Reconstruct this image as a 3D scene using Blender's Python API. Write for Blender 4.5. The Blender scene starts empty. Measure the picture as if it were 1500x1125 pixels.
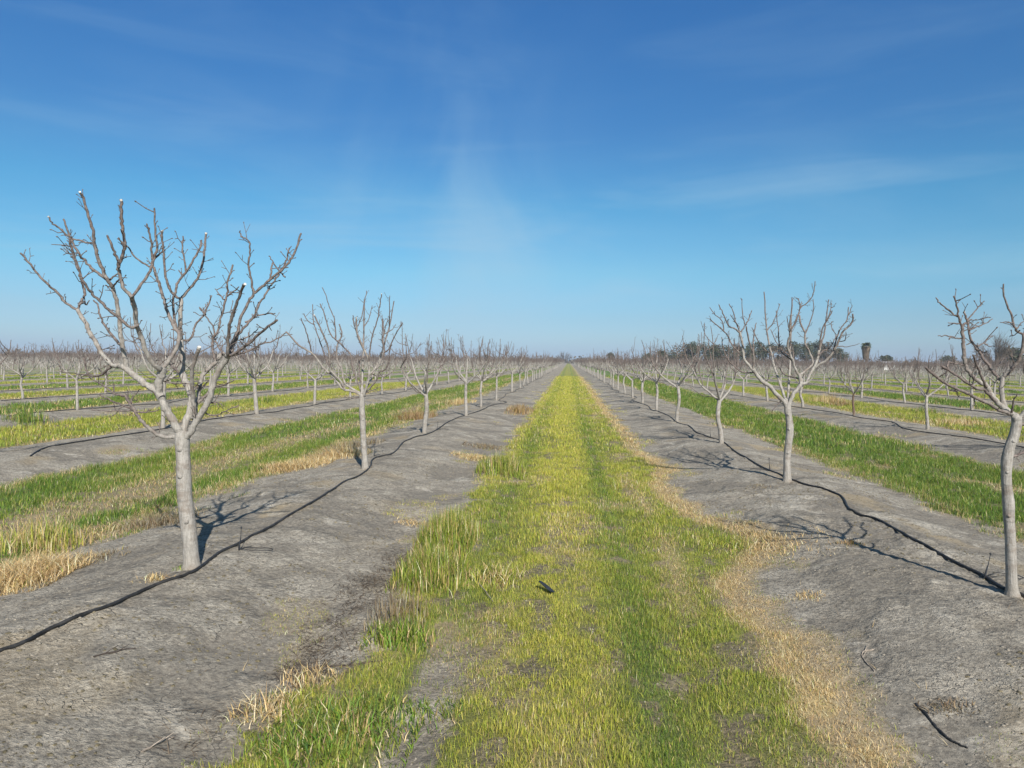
import bpy, math, random
import numpy as np
from mathutils import Vector

random.seed(7)
rng = np.random.default_rng(11)
scene = bpy.context.scene
C = bpy.data.collections.new('place'); scene.collection.children.link(C)

# ------------------------------------------------------------------ camera
F = 1040.0                      # focal length in pixels of a 1500 px wide frame
BERM = 0.19                     # height of the tree mounds over the alley floor
CAMZ = 1.80 + BERM
yaw, pitch, roll = math.radians(4.54), math.radians(1.867), math.radians(0.60)
fwd = Vector((-math.sin(yaw)*math.cos(pitch), math.cos(yaw)*math.cos(pitch), -math.sin(pitch)))
r_h = Vector((math.cos(yaw), math.sin(yaw), 0)); u_h = r_h.cross(fwd)
R_ = r_h*math.cos(roll) + u_h*math.sin(roll); U_ = u_h*math.cos(roll) - r_h*math.sin(roll)
camd = bpy.data.cameras.new('camera'); cam = bpy.data.objects.new('camera', camd); C.objects.link(cam)
from mathutils import Matrix
cam.matrix_world = Matrix(((R_.x, U_.x, -fwd.x, 0), (R_.y, U_.y, -fwd.y, 0), (R_.z, U_.z, -fwd.z, CAMZ), (0, 0, 0, 1)))
camd.sensor_width = 36; camd.lens = 36*F/1500; camd.clip_start = 0.05; camd.clip_end = 6000
scene.camera = cam

# ------------------------------------------------------------------ sky and sun
SUN_EL, SUN_AZ = math.radians(37), math.radians(160)      # azimuth clockwise from +Y
w = bpy.data.worlds.new('World'); scene.world = w; w.use_nodes = True
nt = w.node_tree; nt.nodes.clear(); N = nt.nodes.new; L = nt.links.new
sky = N('ShaderNodeTexSky'); sky.sky_type = 'NISHITA'; sky.sun_disc = False
sky.sun_elevation = SUN_EL; sky.sun_rotation = SUN_AZ; sky.altitude = 20
sky.air_density = 1.0; sky.dust_density = 0.6; sky.ozone_density = 4.0
bg = N('ShaderNodeBackground'); bg.inputs[1].default_value = 0.1125
out = N('ShaderNodeOutputWorld')
tc = N('ShaderNodeTexCoord')
sepz = N('ShaderNodeSeparateXYZ'); L(tc.outputs['Generated'], sepz.inputs[0])
ramp = N('ShaderNodeValToRGB'); L(sepz.outputs[2], ramp.inputs[0])      # less red, more blue in view; unseen upper sky dimmed to cut shadow fill
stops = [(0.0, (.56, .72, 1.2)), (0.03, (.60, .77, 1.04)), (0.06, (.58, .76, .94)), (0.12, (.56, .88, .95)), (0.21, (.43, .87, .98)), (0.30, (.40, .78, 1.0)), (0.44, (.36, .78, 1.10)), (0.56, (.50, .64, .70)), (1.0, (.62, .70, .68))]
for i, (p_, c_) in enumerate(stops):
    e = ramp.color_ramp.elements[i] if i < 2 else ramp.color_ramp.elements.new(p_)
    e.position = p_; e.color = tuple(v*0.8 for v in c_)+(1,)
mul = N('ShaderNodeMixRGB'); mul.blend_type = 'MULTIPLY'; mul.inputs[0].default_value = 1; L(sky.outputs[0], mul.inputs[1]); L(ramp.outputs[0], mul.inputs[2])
def cirrus(scale, rot, st, lo, hi, amt):
    mp = N('ShaderNodeMapping'); mp.inputs['Rotation'].default_value = rot; mp.inputs['Scale'].default_value = st
    ns = N('ShaderNodeTexNoise'); ns.inputs['Scale'].default_value = scale; ns.inputs['Detail'].default_value = 7; ns.inputs['Roughness'].default_value = 0.55; ns.inputs['Distortion'].default_value = 0.6
    mr = N('ShaderNodeMapRange'); mr.inputs[1].default_value = lo; mr.inputs[2].default_value = hi; mr.inputs[4].default_value = amt; mr.interpolation_type = 'SMOOTHSTEP'
    L(tc.outputs['Generated'], mp.inputs[0]); L(mp.outputs[0], ns.inputs['Vector']); L(ns.outputs['Fac'], mr.inputs[0]); return mr.outputs[0]
c1 = cirrus(1.6, (0.1, 0.5, 0.3), (1, 1, 3.4), 0.47, 0.82, 0.17)
c2 = cirrus(3.2, (0.2, -0.5, 0.9), (0.8, 1, 5.0), 0.44, 0.76, 0.26)
c3 = cirrus(4.2, (0.3, 0.9, 0.2), (1.0, 1.0, 0.8), 0.38, 0.74, 0.40)
def band(lo, mid, hi):        # a soft plume of thin cloud in one part of the sky
    a_ = N('ShaderNodeMapRange'); a_.interpolation_type = 'SMOOTHSTEP'; a_.inputs[1].default_value = lo; a_.inputs[2].default_value = mid; L(sepz.outputs[0], a_.inputs[0])
    b_ = N('ShaderNodeMapRange'); b_.interpolation_type = 'SMOOTHSTEP'; b_.inputs[1].default_value = hi; b_.inputs[2].default_value = mid; L(sepz.outputs[0], b_.inputs[0])
    m_ = N('ShaderNodeMath'); m_.operation = 'MULTIPLY'; L(a_.outputs[0], m_.inputs[0]); L(b_.outputs[0], m_.inputs[1]); return m_.outputs[0]
mm = N('ShaderNodeMath'); mm.operation = 'MULTIPLY'; L(c3, mm.inputs[0]); L(band(-0.42, -0.16, 0.08), mm.inputs[1]); c3 = mm.outputs[0]
add0 = N('ShaderNodeMath'); add0.operation = 'ADD'; L(c1, add0.inputs[0]); L(c3, add0.inputs[1])
add = N('ShaderNodeMath'); add.operation = 'ADD'; L(add0.outputs[0], add.inputs[0]); L(c2, add.inputs[1])
lowm = N('ShaderNodeMapRange'); lowm.interpolation_type = 'SMOOTHSTEP'; L(sepz.outputs[2], lowm.inputs[0])
for i_, v_ in ((1, 0.10), (2, 0.42), (3, 1.15), (4, 0.30)): lowm.inputs[i_].default_value = v_
addm = N('ShaderNodeMath'); addm.operation = 'MULTIPLY'; L(add.outputs[0], addm.inputs[0]); L(lowm.outputs[0], addm.inputs[1]); add = addm
mx = N('ShaderNodeMixRGB'); mx.inputs[2].default_value = (2.9, 4.3, 5.4, 1)
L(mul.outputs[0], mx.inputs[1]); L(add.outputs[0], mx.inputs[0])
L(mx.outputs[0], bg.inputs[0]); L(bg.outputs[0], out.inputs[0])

sd = bpy.data.lights.new('sun', 'SUN'); so = bpy.data.objects.new('sun', sd); C.objects.link(so)
sd.energy = 5.0; sd.angle = math.radians(0.55); sd.color = (1.0, 0.955, 0.89)
sdir = Vector((math.sin(SUN_AZ)*math.cos(SUN_EL), math.cos(SUN_AZ)*math.cos(SUN_EL), math.sin(SUN_EL)))
so.rotation_euler = sdir.to_track_quat('Z', 'Y').to_euler(); so.location = sdir*50
scene.view_settings.view_transform = 'Standard'; scene.view_settings.look = 'None'
scene.view_settings.exposure = 0.35; scene.view_settings.gamma = 1.0

# ------------------------------------------------------------------ helpers: noise, terrain
def hsh(ix, iy, seed):
    h = (ix.astype(np.int64)*374761393 + iy.astype(np.int64)*668265263 + seed*1442695041) & 0xffffffff
    h = ((h ^ (h >> 13))*1274126177) & 0xffffffff
    return ((h ^ (h >> 16)) & 0xffff)/65535.0
def vnoise(x, y, seed=0):
    x = np.asarray(x, float); y = np.asarray(y, float)
    ix, iy = np.floor(x), np.floor(y); fx, fy = x-ix, y-iy
    fx = fx*fx*fx*(fx*(fx*6-15)+10); fy = fy*fy*fy*(fy*(fy*6-15)+10)
    a, b, c, d = hsh(ix, iy, seed), hsh(ix+1, iy, seed), hsh(ix, iy+1, seed), hsh(ix+1, iy+1, seed)
    return (a+(b-a)*fx)*(1-fy) + (c+(d-c)*fx)*fy
def fbm(x, y, seed=0, octs=4):
    s, a, t = 0, 1.0, 0
    for o in range(octs):
        s = s + a*(vnoise(np.asarray(x)*2**o+o*17.3, np.asarray(y)*2**o-o*9.1, seed+o)-0.5); t += a; a *= 0.5
    return s/t*2            # about -1..1
def sm(a, b, x):
    t = np.clip((np.asarray(x, float)-a)/(b-a), 0, 1); return t*t*(3-2*t)

ROW = 6.8
def alley(x):
    k = np.round(np.asarray(x, float)/ROW); return k, np.asarray(x, float)-k*ROW
def half_width(k, v, y):
    right = v > 0
    hw = 1.72 + 0.16*fbm(y*0.45+k*13.7, k*5.1+right*31.0, 3, 4) + 0.12*fbm(y*1.9+k*3.7, k*5.1+right*11.0, 13, 3)
    zero = (k == 0)
    hw = hw + np.where(zero & right, -0.11 + 0.62*np.exp(-((y-8.0)/1.1)**2) + 0.25*np.exp(-((y-14.0)/1.5)**2), 0)
    hw = hw - np.where(zero & ~right, 0.30-0.25*sm(4.6, 3.8, y), 0)
    return hw
def covers(x, y):
    """grass cover, yellowness and dryness of the ground at x, y"""
    k, v = alley(x)
    hw = half_width(k, v, y)
    edge = np.abs(v)
    n = fbm(np.asarray(x)*2.2, np.asarray(y)*1.6, 21, 4)
    g = sm(0.10, -0.16, edge-hw+0.10*n)
    odd = (np.mod(k, 2) == 1)
    big = fbm(np.asarray(x)*0.9, np.asarray(y)*0.22, 33, 4)
    # patches of bare or dead ground inside the strips
    bare = sm(0.22, 0.42, fbm(np.asarray(x)*1.5+7, np.asarray(y)*1.1, 41, 4))
    zero = (k == 0)
    g = g*(1-np.where(odd, 0.55, 0.75)*bare*np.where(zero, 0.45, 1.0))
    patch = np.exp(-((np.asarray(x)+0.80)/0.20)**2)*sm(5.3, 4.7, y)*sm(2.0, 2.4, y)
    patch = np.maximum(patch, 0.9*np.exp(-((np.asarray(x)+0.98)/0.16)**2-((np.asarray(y)-7.4)/0.5)**2))
    patch = np.maximum(patch, 0.45*np.exp(-((np.asarray(x)-1.05-0.07*np.sin(np.asarray(y)*0.9))/0.13)**2)*sm(-0.3, 0.3, fbm(np.asarray(y)*0.8, 0*np.asarray(y), 77, 3)))
    patch = np.maximum(patch, np.exp(-((np.asarray(x)-0.18)/0.34)**2-((np.asarray(y)-5.95)/0.14)**2)*0.55)
    patch = np.maximum(patch, np.exp(-((np.asarray(x)-0.20)/0.12)**2-((np.asarray(y)-5.3)/0.22)**2)*0.6)
    g = np.where(zero, g*(1-patch*sm(-0.5, 0.3, n+0.6)), g)
    # left first alley: worn brown band in its middle
    worn = np.exp(-((v-0.35-0.2*np.sin(np.asarray(y)*0.3))/0.45)**2)*sm(-0.35, 0.25, fbm(np.asarray(y)*0.25, k*3.3, 55, 3)+0.25)
    g = np.where(k == -1, g*(1-0.75*worn), g)
    g = g*(1-0.80*sm(0.05, 0.36, fbm(np.asarray(x)*5.5, np.asarray(y)*4.2, 47, 3)))
    yel = np.where(odd, 0.10+0.22*big, 0.58+0.35*big)
    ridge = np.exp(-((v+0.08)/0.42)**2)
    ruts = np.exp(-((v-0.52)/0.16)**2) + np.exp(-((v+0.86)/0.20)**2)
    yel = np.where(zero, 0.66+0.30*big+0.35*ridge-0.12*sm(0.2, 0.5, v)-0.45*ruts*sm(-0.6, 0.2, big+0.2), yel)
    yel = yel + np.where(zero, 0.06+0.22*sm(14, 40, y), 0)
    # straw along the edges
    side = np.where(zero, np.where(v > 0, 0.95, 0.25), np.where(k < 0, np.where(v > 0, 0.75, 0.45), np.where(v < 0, 0.55, 0.45)))
    side = np.where(np.abs(k) == 1, side*np.where(k > 0, 0.5, 0.9), side)
    dn = fbm(np.asarray(x)*0.8, np.asarray(y)*0.55+k*3.0, 61, 4)
    width = np.where(zero & (v > 0), 0.29, 0.30)
    dry = side*sm(-width-0.1, -width+0.12, edge-hw)*sm(-0.55, 0.25, dn+np.where(zero & (v > 0), 1.2, 0.1))*sm(0.26, 0.02, edge-hw+0.25*n)
    dry = np.maximum(dry, np.where(zero, np.exp(-((v-1.05-0.07*np.sin(np.asarray(y)*0.9))/0.13)**2)*0.6*sm(-0.3, 0.3, fbm(np.asarray(y)*0.8, 0*np.asarray(y), 77, 3)), 0))
    dry = np.maximum(dry, np.where((k == -1), worn*0.5, 0))
    dry = np.maximum(dry, np.where(zero, 0.30, 0.55)*bare)
    inside = sm(0.05, -0.25, edge-hw)*(1-np.where(zero, np.clip(patch*(np.asarray(x) < -0.5), 0, 1), 0))
    covers.inside = inside
    return np.clip(g, 0, 1), np.clip(yel, 0, 1), np.clip(dry, 0, 1)

def height(x, y, fine=True):
    x = np.asarray(x, float); y = np.asarray(y, float)
    k, v = alley(x); u = np.abs(np.abs(v)-ROW/2)          # distance from the tree row
    rowid = np.where(v > 0, k, k-1)
    wob = 0.15*fbm(y*0.35, rowid*7.7, 71, 3)
    b = sm(1.75, 0.15, u+wob)**0.9
    near = sm(60, 25, np.hypot(x, y))
    h = BERM*(0.32+0.68*sm(45, 16, np.hypot(x, y)))*b*(1+0.16*np.cos((y-6.1)*2*math.pi/5.5+rowid)*sm(0.2, 1.2, u))
    h = h + 0.05*fbm(x*0.7, y*0.45, 81, 3)*sm(0.1, 0.9, b)*sm(0.15, 0.9, u+0.1)
    h = h - 0.035*np.exp(-((np.abs(v)-0.80)/0.22)**2)
    if fine:
        h = h + near*(0.022*fbm(x*2.6, y*2.2, 91, 4) + 0.012*fbm(x*9, y*8, 95, 4)*(0.4+0.6*b))
        rough = sm(0.0, 0.35, fbm(x*0.9, y*0.7, 99, 3)+0.1)
        h = h + near*sm(22, 12, np.hypot(x, y))*(0.3+0.7*b)*(0.25+rough)*(0.013*fbm(x*15, y*14, 107, 3)+0.012*np.maximum(fbm(x*8, y*7.5, 109, 3)-0.12, 0))
        h = h + near*b*rough*0.020*(np.abs(fbm(x*6.5, y*5.5, 103, 4))-0.25)
    return h

CAMP = np.array([0.0, 0.0, CAMZ])
Rv, Uv, Fv = np.array(R_), np.array(U_), np.array(fwd)
def ray(px, py):
    return Fv + Rv*((px-750)/F) + Uv*((562.5-py)/F)
def at(px, py, Y):
    """the point on the pixel's ray at distance Y along the rows"""
    d = ray(px, py); return CAMP + d*(Y/d[1])
def ground(px, py):
    d = ray(px, py); t = 1.0
    for _ in range(40):
        p = CAMP + d*t
        hz = float(height(p[0], p[1]))
        t += (p[2]-hz)/(-d[2])*0.7
    p = CAMP + d*t; return np.array([p[0], p[1], float(height(p[0], p[1]))])

# ------------------------------------------------------------------ helpers: objects
def mesh_from(name, V, Fc=None, tris=None, attrs=None, mat=None, smooth=True):
    me = bpy.data.meshes.new(name)
    V = np.asarray(V, np.float32)
    if tris is not None:
        tris = np.asarray(tris, np.int32)
        me.vertices.add(len(V)); me.vertices.foreach_set('co', V.ravel())
        k = tris.shape[1]; me.loops.add(tris.size); me.loops.foreach_set('vertex_index', tris.ravel())
        me.polygons.add(len(tris)); me.polygons.foreach_set('loop_start', np.arange(0, tris.size, k, dtype=np.int32))
        try: me.polygons.foreach_set('loop_total', np.full(len(tris), k, np.int32))
        except Exception: pass
        me.update(calc_edges=True)
    else:
        me.from_pydata([tuple(map(float, v)) for v in V], [], [tuple(f) for f in Fc]); me.update()
    for an, kind, data in (attrs or []):
        a = me.attributes.new(an, kind, 'POINT')
        data = np.asarray(data, np.float32)
        a.data.foreach_set('color' if kind == 'FLOAT_COLOR' else 'value', data.ravel())
    if smooth: me.polygons.foreach_set('use_smooth', np.ones(len(me.polygons), bool))
    if mat: me.materials.append(mat)
    return me
def link(name, me, parent=None, loc=(0, 0, 0), rz=0, sc=1):
    o = bpy.data.objects.new(name, me); C.objects.link(o); o.location = loc; o.rotation_euler = (0, 0, rz)
    if sc != 1: o.scale = (sc, sc, sc)
    if parent: o.parent = parent
    return o
def tag(o, label=None, cat=None, group=None, kind=None):
    if label: o['label'] = label
    if cat: o['category'] = cat
    if group: o['group'] = group
    if kind: o['kind'] = kind
    return o

# ------------------------------------------------------------------ helpers: materials
def mat_new(name, rough=0.85):
    m = bpy.data.materials.new(name); m.use_nodes = True
    nt = m.node_tree; p = nt.nodes['Principled BSDF']; p.inputs['Roughness'].default_value = rough
    p.inputs['Specular IOR Level'].default_value = 0.25
    return m, nt, p
class NT:
    def __init__(s, nt): s.nt = nt
    def n(s, t, **kw):
        x = s.nt.nodes.new(t)
        for k, v in kw.items():
            if k in x.inputs.keys(): x.inputs[k].default_value = v
            else: setattr(x, k, v)
        return x
    def l(s, a, b): s.nt.links.new(a, b)
    def noise(s, vec, scale, detail=5, rough=0.6, dist=0.0):
        x = s.n('ShaderNodeTexNoise', Scale=scale, Detail=detail, Roughness=rough, Distortion=dist); s.l(vec, x.inputs['Vector']); return x.outputs['Fac']
    def mr(s, val, lo, hi, a=0.0, b=1.0):
        x = s.n('ShaderNodeMapRange'); x.interpolation_type = 'SMOOTHSTEP'
        x.inputs[1].default_value = lo; x.inputs[2].default_value = hi; x.inputs[3].default_value = a; x.inputs[4].default_value = b
        s.l(val, x.inputs[0]); return x.outputs[0]
    def mix(s, f, a, b, mode='MIX'):
        x = s.n('ShaderNodeMixRGB'); x.blend_type = mode
        for v, i in ((f, 0), (a, 1), (b, 2)):
            if isinstance(v, (int, float)): x.inputs[i].default_value = v
            elif isinstance(v, tuple): x.inputs[i].default_value = (*v, 1)
            else: s.l(v, x.inputs[i])
        return x.outputs[0]
    def math(s, op, a, b=0.0):
        x = s.n('ShaderNodeMath'); x.operation = op
        for v, i in ((a, 0), (b, 1)):
            if isinstance(v, (int, float)): x.inputs[i].default_value = v
            else: s.l(v, x.inputs[i])
        return x.outputs[0]
    def attr(s, name): x = s.n('ShaderNodeAttribute'); x.attribute_name = name; return x

def ground_material():
    m, nt, p = mat_new('ground', 0.95); t = NT(nt)
    geo = t.n('ShaderNodeNewGeometry'); P = geo.outputs['Position']
    cov = t.attr('cover'); sep = t.n('ShaderNodeSeparateColor'); t.l(cov.outputs['Color'], sep.inputs[0])
    g, ye, dr = sep.outputs[0], sep.outputs[1], sep.outputs[2]
    # soil: grey silt, smooth darker washes, pale crust, brown stain, fine speckle
    n1 = t.noise(P, 0.8, 6, 0.55, 0.3); n2 = t.noise(P, 3.0, 9, 0.68, 0.2); n3 = t.noise(P, 26, 6, 0.65); n4 = t.noise(P, 120, 4, 0.7)
    soil = t.mix(t.mr(n2, 0.35, 0.66), (0.250, 0.221, 0.178), (0.425, 0.380, 0.308))
    soil = t.mix(t.mr(n1, 0.50, 0.56, 0, 0.8), soil, (0.195, 0.173, 0.140))
    mp = t.n('ShaderNodeMapping'); mp.inputs['Location'].default_value = (31, 7, 3); t.l(P, mp.inputs[0])
    n5 = t.noise(mp.outputs[0], 1.7, 7, 0.6, 0.8)
    soil = t.mix(t.mr(n5, 0.56, 0.66, 0, 0.6), soil, (0.52, 0.475, 0.395))
    soil = t.mix(t.mr(n3, 0.38, 0.62, 0.0, 1.0), t.mix(1.0, soil, (0.74, 0.74, 0.74), 'MULTIPLY'), t.mix(1.0, soil, (1.18, 1.18, 1.16), 'MULTIPLY'))
    soil = t.mix(t.mr(n4, 0.34, 0.45, 0.75, 0.0), soil, (0.09, 0.082, 0.07))
    vo = t.n('ShaderNodeTexVoronoi', Scale=8.0); vo.feature = 'DISTANCE_TO_EDGE'
    dv = t.n('ShaderNodeVectorMath'); dv.operation = 'ADD'; nz = t.n('ShaderNodeTexNoise', Scale=5.0, Detail=3.0); t.l(P, nz.inputs['Vector'])
    t.l(P, dv.inputs[0]); sc_ = t.n('ShaderNodeVectorMath'); sc_.operation = 'SCALE'; sc_.inputs[3].default_value = 0.35; t.l(nz.outputs['Color'], sc_.inputs[0]); t.l(sc_.outputs[0], dv.inputs[1])
    t.l(dv.outputs[0], vo.inputs['Vector'])
    crackmask = t.mr(n2, 0.50, 0.60)
    crack = t.math('MULTIPLY', t.mr(vo.outputs['Distance'], 0.0, 0.035, 1.0, 0.0), crackmask)
    soil = t.mix(t.math('MULTIPLY', crack, 0.5), soil, (0.10, 0.088, 0.07))
    n7 = t.noise(P, 42, 3, 0.6)
    soil = t.mix(t.mr(n7, 0.36, 0.42, 0.6, 0.0), soil, (0.12, 0.10, 0.078))
    soil = t.mix(t.mr(n7, 0.64, 0.70, 0.0, 0.5), soil, (0.50, 0.455, 0.375))
    # brown litter beside the strips
    n6 = t.noise(P, 8.5, 8, 0.75)
    soil = t.mix(t.mr(n6, 0.56, 0.66, 0, 0.5), soil, (0.15, 0.128, 0.10))
    soil = t.mix(t.math('MULTIPLY', cov.outputs['Alpha'], 0.85), soil, t.mix(t.mr(n3, 0.35, 0.65), (0.10, 0.085, 0.045), (0.24, 0.195, 0.11)))
    lit = t.mix(t.mr(n3, 0.35, 0.65), (0.15, 0.12, 0.085), (0.34, 0.29, 0.21))
    straw = t.mix(t.mr(n4, 0.3, 0.7), (0.30, 0.215, 0.115), (0.56, 0.44, 0.25))
    green = t.mix(t.mr(n3, 0.3, 0.7), (0.060, 0.125, 0.022), (0.125, 0.235, 0.042))
    yell = t.mix(t.mr(n3, 0.3, 0.7), (0.21, 0.22, 0.045), (0.34, 0.34, 0.075))
    gr = t.mix(ye, green, yell)
    thatch = t.mix(t.mr(n2, 0.35, 0.65), (0.075, 0.072, 0.030), (0.19, 0.165, 0.08))  # dead thatch, its colour darkened to paint shade in the gaps between blades
    geo2 = t.attr('far').outputs['Fac']
    gr = t.mix(t.math('MULTIPLY', t.math('SUBTRACT', 1.0, geo2), 0.55), gr, thatch)
    gr = t.mix(t.math('MULTIPLY', dr, 0.8), gr, straw)
    col = t.mix(t.math('MULTIPLY', t.mr(dr, 0.2, 0.7, 0, 0.65), t.mr(n5, 0.35, 0.6)), soil, lit)
    col = t.mix(t.math('MULTIPLY', dr, 0.55), col, straw)
    ge = t.mr(t.math('ADD', g, t.math('MULTIPLY', t.math('SUBTRACT', n3, 0.5), 0.7)), 0.30, 0.62)
    col = t.mix(ge, col, gr)
    t.l(col, p.inputs['Base Color'])
    hgt = t.math('ADD', t.math('MULTIPLY', n3, 0.6), t.math('MULTIPLY', n4, 0.25)); hgt = t.math('ADD', hgt, t.math('MULTIPLY', t.noise(P, 42, 3, 0.6), 0.35)); hgt = t.math('ADD', hgt, t.math('MULTIPLY', n2, 0.3))
    hgt = t.math('SUBTRACT', hgt, t.math('MULTIPLY', crack, 0.25)); hgt = t.math('MULTIPLY', hgt, t.mr(n1, 0.50, 0.60, 1.0, 0.35))
    bp = t.n('ShaderNodeBump', Strength=0.85, Distance=0.05); t.l(hgt, bp.inputs['Height']); t.l(bp.outputs[0], p.inputs['Normal'])
    return m
def bark_material(name, base, twig):
    m, nt, p = mat_new(name, 0.85); t = NT(nt)
    tcn = t.n('ShaderNodeTexCoord'); P = tcn.outputs['Object']
    mp = t.n('ShaderNodeMapping'); mp.inputs['Scale'].default_value = (1, 1, 0.16); t.l(P, mp.inputs[0])
    a = t.noise(mp.outputs[0], 62, 6, 0.7); b = t.noise(P, 9, 5, 0.6); c = t.noise(P, 45, 4, 0.6)
    mp2 = t.n('ShaderNodeMapping'); mp2.inputs['Scale'].default_value = (0.25, 0.25, 1); t.l(P, mp2.inputs[0]); rg = t.noise(mp2.outputs[0], 26, 4, 0.7)
    age = t.attr('age').outputs['Fac']; cut = t.attr('cut').outputs['Fac']
    col = t.mix(t.mr(a, 0.35, 0.65), tuple(x*0.70 for x in base), tuple(min(1, x*1.10) for x in base))
    col = t.mix(t.mr(b, 0.48, 0.66, 0, 0.8), col, tuple(x*y for x, y in zip(base, (0.62, 0.56, 0.52))))
    col = t.mix(t.mr(rg, 0.58, 0.66, 0, 0.65), col, tuple(x*0.55 for x in base))
    tw = t.mix(t.mr(c, 0.35, 0.65), tuple(x*0.65 for x in twig), tuple(x*1.35 for x in twig))
    col = t.mix(t.mr(t.math('ADD', age, t.math('MULTIPLY', t.math('SUBTRACT', b, 0.5), 0.5)), 0.25, 0.85), col, tw)
    col = t.mix(t.mr(t.noise(P, 150, 2, 0.5), 0.60, 0.68, 0, 0.45), col, (0.10, 0.08, 0.065))
    dirt = t.n('ShaderNodeSeparateXYZ'); t.l(P, dirt.inputs[0]); col = t.mix(t.math('MULTIPLY', t.mr(t.math('ADD', dirt.outputs[2], t.math('MULTIPLY', b, 0.25)), 0.30, 0.10), 0.6), col, (0.25, 0.215, 0.17))
    col = t.mix(cut, col, (0.70, 0.66, 0.58))
    t.l(col, p.inputs['Base Color'])
    h = t.math('ADD', t.math('MULTIPLY', a, 0.7), t.math('MULTIPLY', b, 0.6)); h = t.math('ADD', h, t.math('MULTIPLY', rg, 0.5))
    bp = t.n('ShaderNodeBump', Strength=0.85, Distance=0.016); t.l(h, bp.inputs['Height']); t.l(bp.outputs[0], p.inputs['Normal'])
    return m
def blade_material(name='grass_blades', transl=0.3):
    m, nt, p = mat_new(name, 0.55); t = NT(nt)
    c = t.attr('tint').outputs['Color']; t.l(c, p.inputs['Base Color'])
    tr = t.n('ShaderNodeBsdfTranslucent'); t.l(t.mix(1.0, c, (1.15, 1.15, 0.8), 'MULTIPLY'), tr.inputs['Color'])
    ms = t.n('ShaderNodeMixShader'); ms.inputs[0].default_value = transl
    t.l(p.outputs[0], ms.inputs[1]); t.l(tr.outputs[0], ms.inputs[2]); t.l(ms.outputs[0], nt.nodes['Material Output'].inputs[0])
    return m
def plain(name, col, rough=0.6, var=0.25, scale=30, bump=0.2):
    m, nt, p = mat_new(name, rough); t = NT(nt)
    tcn = t.n('ShaderNodeTexCoord'); a = t.noise(tcn.outputs['Object'], scale, 5, 0.6)
    t.l(t.mix(t.mr(a, 0.3, 0.7), tuple(x*(1-var) for x in col), tuple(x*(1+var) for x in col)), p.inputs['Base Color'])
    if bump:
        bp = t.n('ShaderNodeBump', Strength=bump, Distance=0.01); t.l(a, bp.inputs['Height']); t.l(bp.outputs[0], p.inputs['Normal'])
    return m
M_GROUND = ground_material()
M_BARK = bark_material('pale_bark', (0.375, 0.345, 0.302), (0.160, 0.128, 0.112))
M_BROWN = bark_material('brown_bark', (0.17, 0.115, 0.08), (0.12, 0.085, 0.07))
M_BLADE = blade_material()
M_HOSE = plain('black_polythene', (0.034, 0.033, 0.032), 0.55, 0.55, 14, 0.15)
M_PLASTIC = plain('dark_plastic', (0.028, 0.032, 0.038), 0.45, 0.25, 15, 0.1)
M_WOOD = plain('weathered_wood', (0.30, 0.25, 0.20), 0.85, 0.4, 40, 0.5)
M_DARKWOOD = plain('dark_wood', (0.07, 0.055, 0.045), 0.85, 0.4, 40, 0.5)
M_CLOD = plain('clod', (0.27, 0.238, 0.190), 0.95, 0.2, 50, 0.4)

# ------------------------------------------------------------------ the ground sheet
def axis(segs):
    out = []
    for a, b, st in segs: out.append(np.arange(a, b, st))
    return np.unique(np.round(np.concatenate(out), 4))
xp = axis([(0, 7.2, 0.035), (7.2, 16, 0.10), (16, 45, 0.22), (45, 160, 0.6), (160, 420, 1.7), (420, 1400, 70)])
xs = np.concatenate([-xp[::-1][:-1], xp])
yl = [-30, -20, -12, -6, -3, -1, 0.5, 1.5]
yv = 2.4
while yv < 1500:
    yl.append(yv); yv += max(0.032, 0.0115*(yv-5))
ys = np.array(yl)
X, Y = np.meshgrid(xs, ys)
Z = height(X, Y); Z = Z*sm(900, 500, np.hypot(X, Y))
G_, Ye_, Dr_ = covers(X, Y)
far = sm(25, 75, Y + 0*X)
cov = np.stack([G_, Ye_, Dr_, covers.inside], -1)
nx, ny = len(xs), len(ys)
idx = np.arange(nx*ny).reshape(ny, nx)
quads = np.stack([idx[:-1, :-1], idx[:-1, 1:], idx[1:, 1:], idx[1:, :-1]], -1).reshape(-1, 4)
me = mesh_from('ground', np.stack([X, Y, Z], -1).reshape(-1, 3), tris=quads, attrs=[('cover', 'FLOAT_COLOR', cov.reshape(-1, 4)), ('far', 'FLOAT', far.ravel())], mat=M_GROUND)
tag(link('ground', me), kind='structure')

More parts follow.
